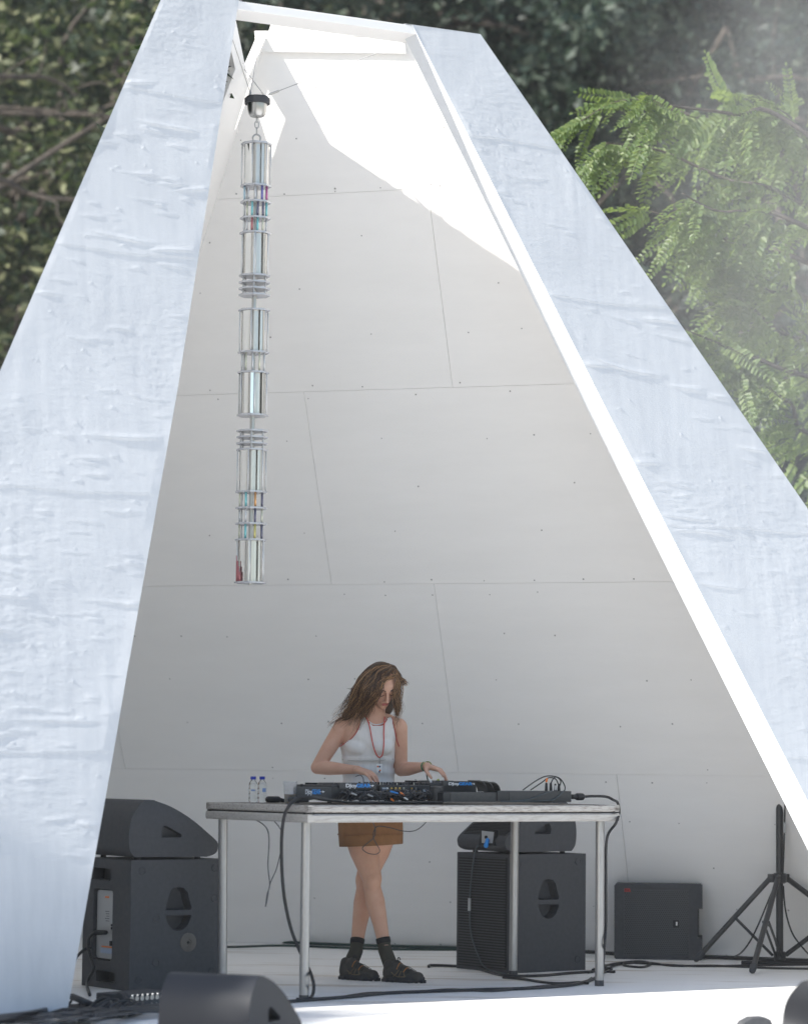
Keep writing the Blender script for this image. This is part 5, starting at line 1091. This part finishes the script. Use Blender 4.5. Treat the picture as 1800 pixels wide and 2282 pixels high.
# socks and shoes
M_SOCK = mat('sock_olive', (.045, .042, .032), .9, bump=.5, bscale=300, bdist=.002); M_SB = mat('sock_band', (.012, .012, .014), .9)
M_SHOE = mat('shoe_black', (.028, .027, .027), .65, col2=(.05, .044, .038), scale=25, bump=.4, bscale=120, bdist=.003); M_SOLE = mat('shoe_sole', (.025, .026, .03), .7); M_LACE = mat('shoe_orange', (.36, .15, .04), .6); M_TRIM = mat('shoe_olive', (.13, .10, .055), .7)
def foot(A_, K_, heel_px, toe_px, name):
    h, t_ = floor(*heel_px), floor(*toe_px); d = (t_-h).normalized(); s_ = V((-d.y, d.x, 0)); u = V((0, 0, 1)); Lf = .232
    mid = (h+t_)/2; h = mid-d*Lf/2
    P_ = lambda a, w, z: h+d*a*Lf+s_*w*.9+u*z*.92
    top = A_.lerp(K_, .135); ax_ = (top-A_).normalized()
    sm = MB(); sm.tube([P_(.22, 0, .065), A_+V((0, 0, -.01)), A_.lerp(K_, .04), top], [.040, .0365, .035, .0375], 18); so_ = sm.build('sock', M_SOCK, per, smooth=True)
    MB().tube([top-ax_*.026, top-ax_*.02, top+ax_*.003], [.0375, .0388, .0388], 18).build('sock_band', M_SB, so_, smooth=True)
    m_ = MB(); C_ = lambda a, w, z, r0, a2, w2, z2, r1: m_.capsule(P_(a, w, z), r0*.9, P_(a2, w2, z2), r1*.9, 14, 5)
    C_(.12, 0, .045, .036, .36, 0, .048, .040); C_(.36, 0, .048, .040, .62, .0, .040, .040); C_(.62, .008, .036, .036, .86, .006, .032, .031); C_(.62, -.010, .036, .034, .84, -.008, .032, .030)
    C_(.10, 0, .05, .032, .13, 0, .098, .031); C_(.16, 0, .06, .038, .30, 0, .095, .034); C_(.30, 0, .092, .033, .50, 0, .062, .034); C_(.36, 0, .11, .016, .42, 0, .088, .018)
    me = voxel(m_, .005, 4); sh = to_part(me, 'shoe', M_SHOE)
    # sole outline
    ol = []
    for k in range(32):
        a = 2*math.pi*k/32; x = .5+.5*math.cos(a); w = .047*(math.sin(a))*(1.0 if x > .5 else .80)*(1+.12*math.sin(x*5)); ol.append((x*1.03-.015, w))
    m2 = MB(); k = len(ol); lay = [(0, .93, .004), (.004, 1, 0), (.024, 1.02, .0), (.030, .98, .0)]; vs = []
    for z, sc, _ in lay:
        for (x, w) in ol: vs.append(P_(.5+(x-.5)*sc, w*sc, z+.010*max(0, x-.82)/.2*(1 if z < .02 else .6)))
    f_ = [(i*k+j, i*k+(j+1) % k, (i+1)*k+(j+1) % k, (i+1)*k+j) for i in range(3) for j in range(k)]+[tuple(range(k-1, -1, -1)), tuple(3*k+j for j in range(k))]
    m2.add(vs, f_); sole = m2.build('sole', M_SOLE, sh, smooth=True, auto=40)
    for j in range(0, 32, 2):
        x, w = ol[j]; MB().box(P_(x, w*1.01, .008), (.014, .014, .016), Matrix.Rotation(math.atan2(d.y, d.x), 3, 'Z')).build('lug', M_SOLE, sh)
    bv = BVHTree.FromPolygons([W[per] @ v_.co for v_ in me.vertices], [tuple(p.vertices) for p in me.polygons])
    def S_(a, w, z):
        p = P_(a, w, z); h_ = bv.find_nearest(p); return h_[0]+h_[1]*.0015 if h_[0] is not None else p
    sd = -1
    for k in range(4):
        a = .38+.085*k; MB().tube(spline([S_(a, -.034, .075-.008*k), S_(a+.02, -.012, .10-.012*k), S_(a+.035, .016, .10-.012*k)], 4), .0028, 6).build('lace', M_LACE if k % 2 == 0 else M_DARK, sh, smooth=True)
    for q in ([(.30, -.05, .03), (.38, -.05, .05), (.44, -.045, .075)], [(.44, -.05, .028), (.47, -.05, .05), (.50, -.04, .068)], [(.58, -.05, .026), (.58, -.05, .045), (.56, -.04, .06)], [(.25, -.05, .06), (.36, -.05, .035), (.5, -.05, .03), (.62, -.05, .04)]):
        MB().tube(spline([S_(*x) for x in q], 4), .0026, 6).build('trim', M_TRIM, sh, smooth=True)
    MB().tube(spline([P_(.36, -.006, .115), P_(.36, -.008, .135), P_(.38, .0, .14), P_(.40, .006, .125)], 4), .003, 6).build('pull_tab', M_DARK, sh, smooth=True)
    for e in (-.008, .012): MB().tube(spline([P_(.48, e, .088), P_(.60, e-.01, .092), P_(.72, e-.012, .078), P_(.80, e-.006, .066)], 4), .0016, 5).build('lace', M_DARK, sh, smooth=True)
foot(AN_R, KN_R, (855, 2188), (944, 2192), 'r'); foot(AN_L, KN_L, (763, 2183), (838, 2187), 'l')
# lanyard, badge, wristbands
M_CORD = mat('lanyard_red', (.60, .12, .10), .6)
MB().tube(spline([on_skin(x, y, .010) for x, y in ((812, 1592), (819, 1606), (824, 1622), (828, 1645), (833, 1668), (840, 1684), (846, 1688), (852, 1682), (855, 1660), (855, 1632), (856, 1612), (857, 1598))], 5), .0034, 7).build('lanyard', M_CORD, per, smooth=True)
MB().tube([on_skin(846, 1688, .006), on_skin(846, 1703, .008)], .0022, 6).build('lanyard_clip', M_STEEL, per)
bp_ = on_skin(845, 1713, .012); bdg = MB().box(bp_, (.032, .003, .047)).build('badge', M_WHITE, per, bevel=.001)
for dx, dz, m_ in ((-.008, .010, M_ORG), (.002, .010, mat('navy_print', (.02, .03, .15), .5)), (.004, -.010, M_ORG), (.001, -.018, mat('navy_print', (.02, .03, .15), .5))): MB().lathe([(.0048, 0), (.0048, .001)], 12, Matrix.Translation(bp_+V((dx, -.0016, dz))) @ Matrix.Rotation(R(90), 4, 'X')).build('print', m_, bdg)
def band(c, d, r_, wd, m_, nm):
    d = d.normalized(); MB().tube([c-d*wd/2, c+d*wd/2], r_, 20, False).build(nm, m_, per, smooth=True)
dd = WR_L-EL_L
band(WR_L-dd*.05, dd, .0272, .012, mat('band_green', (.02, .22, .10), .6), 'wristband'); band(WR_L+dd*.035, dd+V((0, 0, .05)), .0262, .009, mat('band_lime', (.35, .45, .04), .6), 'wristband')
pbd = WR_L-dd*.05+V((.004, -.02, -.022)); MB().tube(spline([pbd, pbd+V((.004, -.004, -.03)), pbd+V((.010, -.004, -.062)), pbd+V((.012, 0, -.085))], 5), .0038, 6).build('band_tail', mat('band_dark', (.015, .04, .035), .6), per, smooth=True)
MB().tube(spline([Hh(.0, .0, .0)*0+at(975, 1737, 15.1), at(977, 1742, 15.1), at(975, 1747, 15.1)], 4), .007, 10).build('ring', mat('band_lime', (.35, .45, .04), .6), per, smooth=True)
# hair
hr = np.random.default_rng(2)
hm_ = MB(); hm_.ball(Hh(0, -.028, .020), (.083, .090, .088), HM)
hm_.ball(at(797, 1552, 15.30), (.040, .06, .085), Matrix.Rotation(R(28), 3, 'Y')); hm_.ball(at(778, 1590, 15.315), (.032, .03, .05), Matrix.Rotation(R(40), 3, 'Y'))
hm_.ball(at(884, 1562, 15.29), (.020, .05, .085), Matrix.Rotation(R(-3), 3, 'Y')); hm_.ball(at(830, 1570, 15.39), (.12, .05, .09)); hm_.ball(at(818, 1560, 15.235), (.028, .03, .07), Matrix.Rotation(R(12), 3, 'Y'))
hcap = mat('hair_mass', (.05, .028, .016), .5, col2=(.11, .062, .032), scale=45, lo=.4, hi=.7, stretch=(1, 1, .25), bump=.6, bscale=150, bdist=.006)
to_part(voxel(hm_, .006, 4), 'hair', hcap)
G = [  # guide locks: (px, py, y) points, number of strands, spread
 ([(866, 1483, 15.23), (838, 1481, 15.23), (811, 1503, 15.235), (798, 1527, 15.25), (782, 1553, 15.27), (765, 1578, 15.28), (748, 1600, 15.29)], 34, .008),
 ([(868, 1484, 15.20), (842, 1488, 15.18), (818, 1510, 15.175), (803, 1538, 15.19), (790, 1566, 15.22), (774, 1592, 15.25), (752, 1614, 15.28)], 34, .010),
 ([(869, 1485, 15.18), (848, 1495, 15.15), (828, 1516, 15.14), (814, 1544, 15.15), (804, 1572, 15.19), (796, 1600, 15.225), (788, 1632, 15.24)], 38, .010),
 ([(870, 1487, 15.17), (855, 1500, 15.135), (840, 1522, 15.12), (828, 1546, 15.125), (818, 1570, 15.16), (808, 1592, 15.20), (800, 1618, 15.235)], 38, .009),
 ([(872, 1489, 15.165), (864, 1503, 15.12), (852, 1522, 15.105), (842, 1544, 15.108), (832, 1562, 15.13), (820, 1582, 15.17), (812, 1606, 15.22)], 30, .007),
 ([(869, 1484, 15.22), (850, 1484, 15.20), (826, 1500, 15.20), (808, 1528, 15.215), (797, 1556, 15.235), (788, 1584, 15.26), (776, 1618, 15.27)], 26, .011),
 ([(868, 1483, 15.21), (880, 1490, 15.20), (889, 1508, 15.20), (888, 1534, 15.205), (890, 1560, 15.22), (888, 1586, 15.235), (880, 1612, 15.24)], 26, .006),
 ([(872, 1487, 15.18), (884, 1500, 15.165), (887, 1520, 15.165), (883, 1545, 15.18), (884, 1570, 15.20), (882, 1594, 15.22), (877, 1626, 15.235)], 26, .006),
 ([(872, 1492, 15.15), (880, 1502, 15.13), (876, 1508, 15.12), (858, 1514, 15.105), (846, 1528, 15.10), (838, 1540, 15.11)], 16, .005),
 ([(880, 1497, 15.17), (888, 1508, 15.16), (896, 1515, 15.16), (903, 1521, 15.16), (898, 1528, 15.17), (890, 1527, 15.17)], 9, .003),
 ([(812, 1530, 15.2), (796, 1535, 15.2), (786, 1536, 15.2), (777, 1537, 15.2)], 4, .002),
 ([(800, 1560, 15.22), (784, 1572, 15.24), (768, 1594, 15.27), (748, 1608, 15.29), (733, 1624, 15.31)], 12, .006)]
vs_, fs_ = [], []
for pts, cnt_, spd in G:
    base = [at(*q) for q in pts]
    phs = hr.uniform(0, 6.3, 7)
    for k in range(int(cnt_*2.6)):
        o_ = V(hr.normal(size=3))*spd*1.15; o_.y *= .7; kc = k % 7; ph, am = phs[kc]+hr.normal()*.3, (.0035+.0012*kc)*hr.uniform(.8, 1.2); fr_q = 1.3+.17*kc+hr.normal()*.06; o_ += V((math.sin(kc*2.1), math.cos(kc*1.7), math.sin(kc*3.3)))*spd*.9; cutk = hr.uniform(.72, 1.0)
        sp = spline([p+o_*(.35+1.1*i/len(base)) for i, p in enumerate(base)], 5); m_ = max(6, int(len(sp)*cutk)); sp = sp[:m_]
        q = []
        for i, p in enumerate(sp):
            t_ = i/(m_-1); q.append(p+V((math.sin(ph+t_*6.28*fr_q), .5*math.cos(ph+t_*5), .25*math.sin(ph*2+t_*6.28*fr_q)))*am*(t_**.8)*2.0)
        r0 = hr.uniform(.0008, .0023); mbh = MB(); mbh.tube(q, [r0*(1-.78*(i/(m_-1))**2) for i in range(m_)], 4, False)
        n0 = len(vs_); vs_ += mbh.v; fs_ += [tuple(i+n0 for i in f) for f in mbh.f]
mbh = MB(); mbh.v, mbh.f = vs_, fs_; mbh.build('hair_strand', M_HAIR, per, smooth=True, kind='stuff')

# ------------------------------------------------------------------ stage smoke drifting behind the right leg
ms = bpy.data.materials.new('stage_smoke'); ms.use_nodes = True; N, L = ms.node_tree.nodes, ms.node_tree.links
N.remove(N['Principled BSDF']); pv = N.new('ShaderNodeVolumePrincipled'); pv.inputs['Color'].default_value = (.93, .94, .96, 1); L.new(pv.outputs[0], N['Material Output'].inputs['Volume'])
tc = N.new('ShaderNodeTexCoord'); gr = N.new('ShaderNodeTexGradient'); gr.gradient_type = 'SPHERICAL'; L.new(tc.outputs['Object'], gr.inputs[0])
mp = N.new('ShaderNodeMapping'); mp.inputs['Scale'].default_value = (1.6, 1.6, 1.1); L.new(tc.outputs['Object'], mp.inputs[0])
ns = N.new('ShaderNodeTexNoise'); ns.inputs['Scale'].default_value = 1.0; ns.inputs['Detail'].default_value = 4; ns.inputs['Distortion'].default_value = .4; L.new(mp.outputs[0], ns.inputs['Vector'])
m1 = N.new('ShaderNodeMapRange'); m1.inputs[1].default_value = .30; m1.inputs[2].default_value = .75; L.new(ns.outputs[0], m1.inputs[0])
m2 = N.new('ShaderNodeMath'); m2.operation = 'MULTIPLY'; L.new(m1.outputs[0], m2.inputs[0]); L.new(gr.outputs[1], m2.inputs[1])
m3 = N.new('ShaderNodeMath'); m3.operation = 'MULTIPLY'; m3.inputs[1].default_value = 0.62; L.new(m2.outputs[0], m3.inputs[0]); L.new(m3.outputs[0], pv.inputs['Density'])
ms.cycles.volume_step_rate = 3
c_ = at(1880, 560, 17.1)
bm = bmesh.new(); bmesh.ops.create_icosphere(bm, subdivisions=3, radius=1.0); me = bpy.data.meshes.new('smoke'); bm.to_mesh(me); bm.free()
o = link('smoke', me, ms, kind='stuff'); o.location = c_; o.scale = (1.7, .9, 3.4); tag(o, 'thin white stage smoke drifting in front of the trees at the right', 'smoke')

# thin haze in the air
mh = bpy.data.materials.new('haze'); mh.use_nodes = True; N, L = mh.node_tree.nodes, mh.node_tree.links
N.remove(N['Principled BSDF']); pv = N.new('ShaderNodeVolumePrincipled'); pv.inputs['Color'].default_value = (.9, .93, .97, 1); pv.inputs['Density'].default_value = .0005; L.new(pv.outputs[0], N['Material Output'].inputs['Volume'])
mb = MB(); mb.box((0, 8, 12.3), (130, 112, 28.5)); hz = mb.build('haze', mh, kind='stuff')
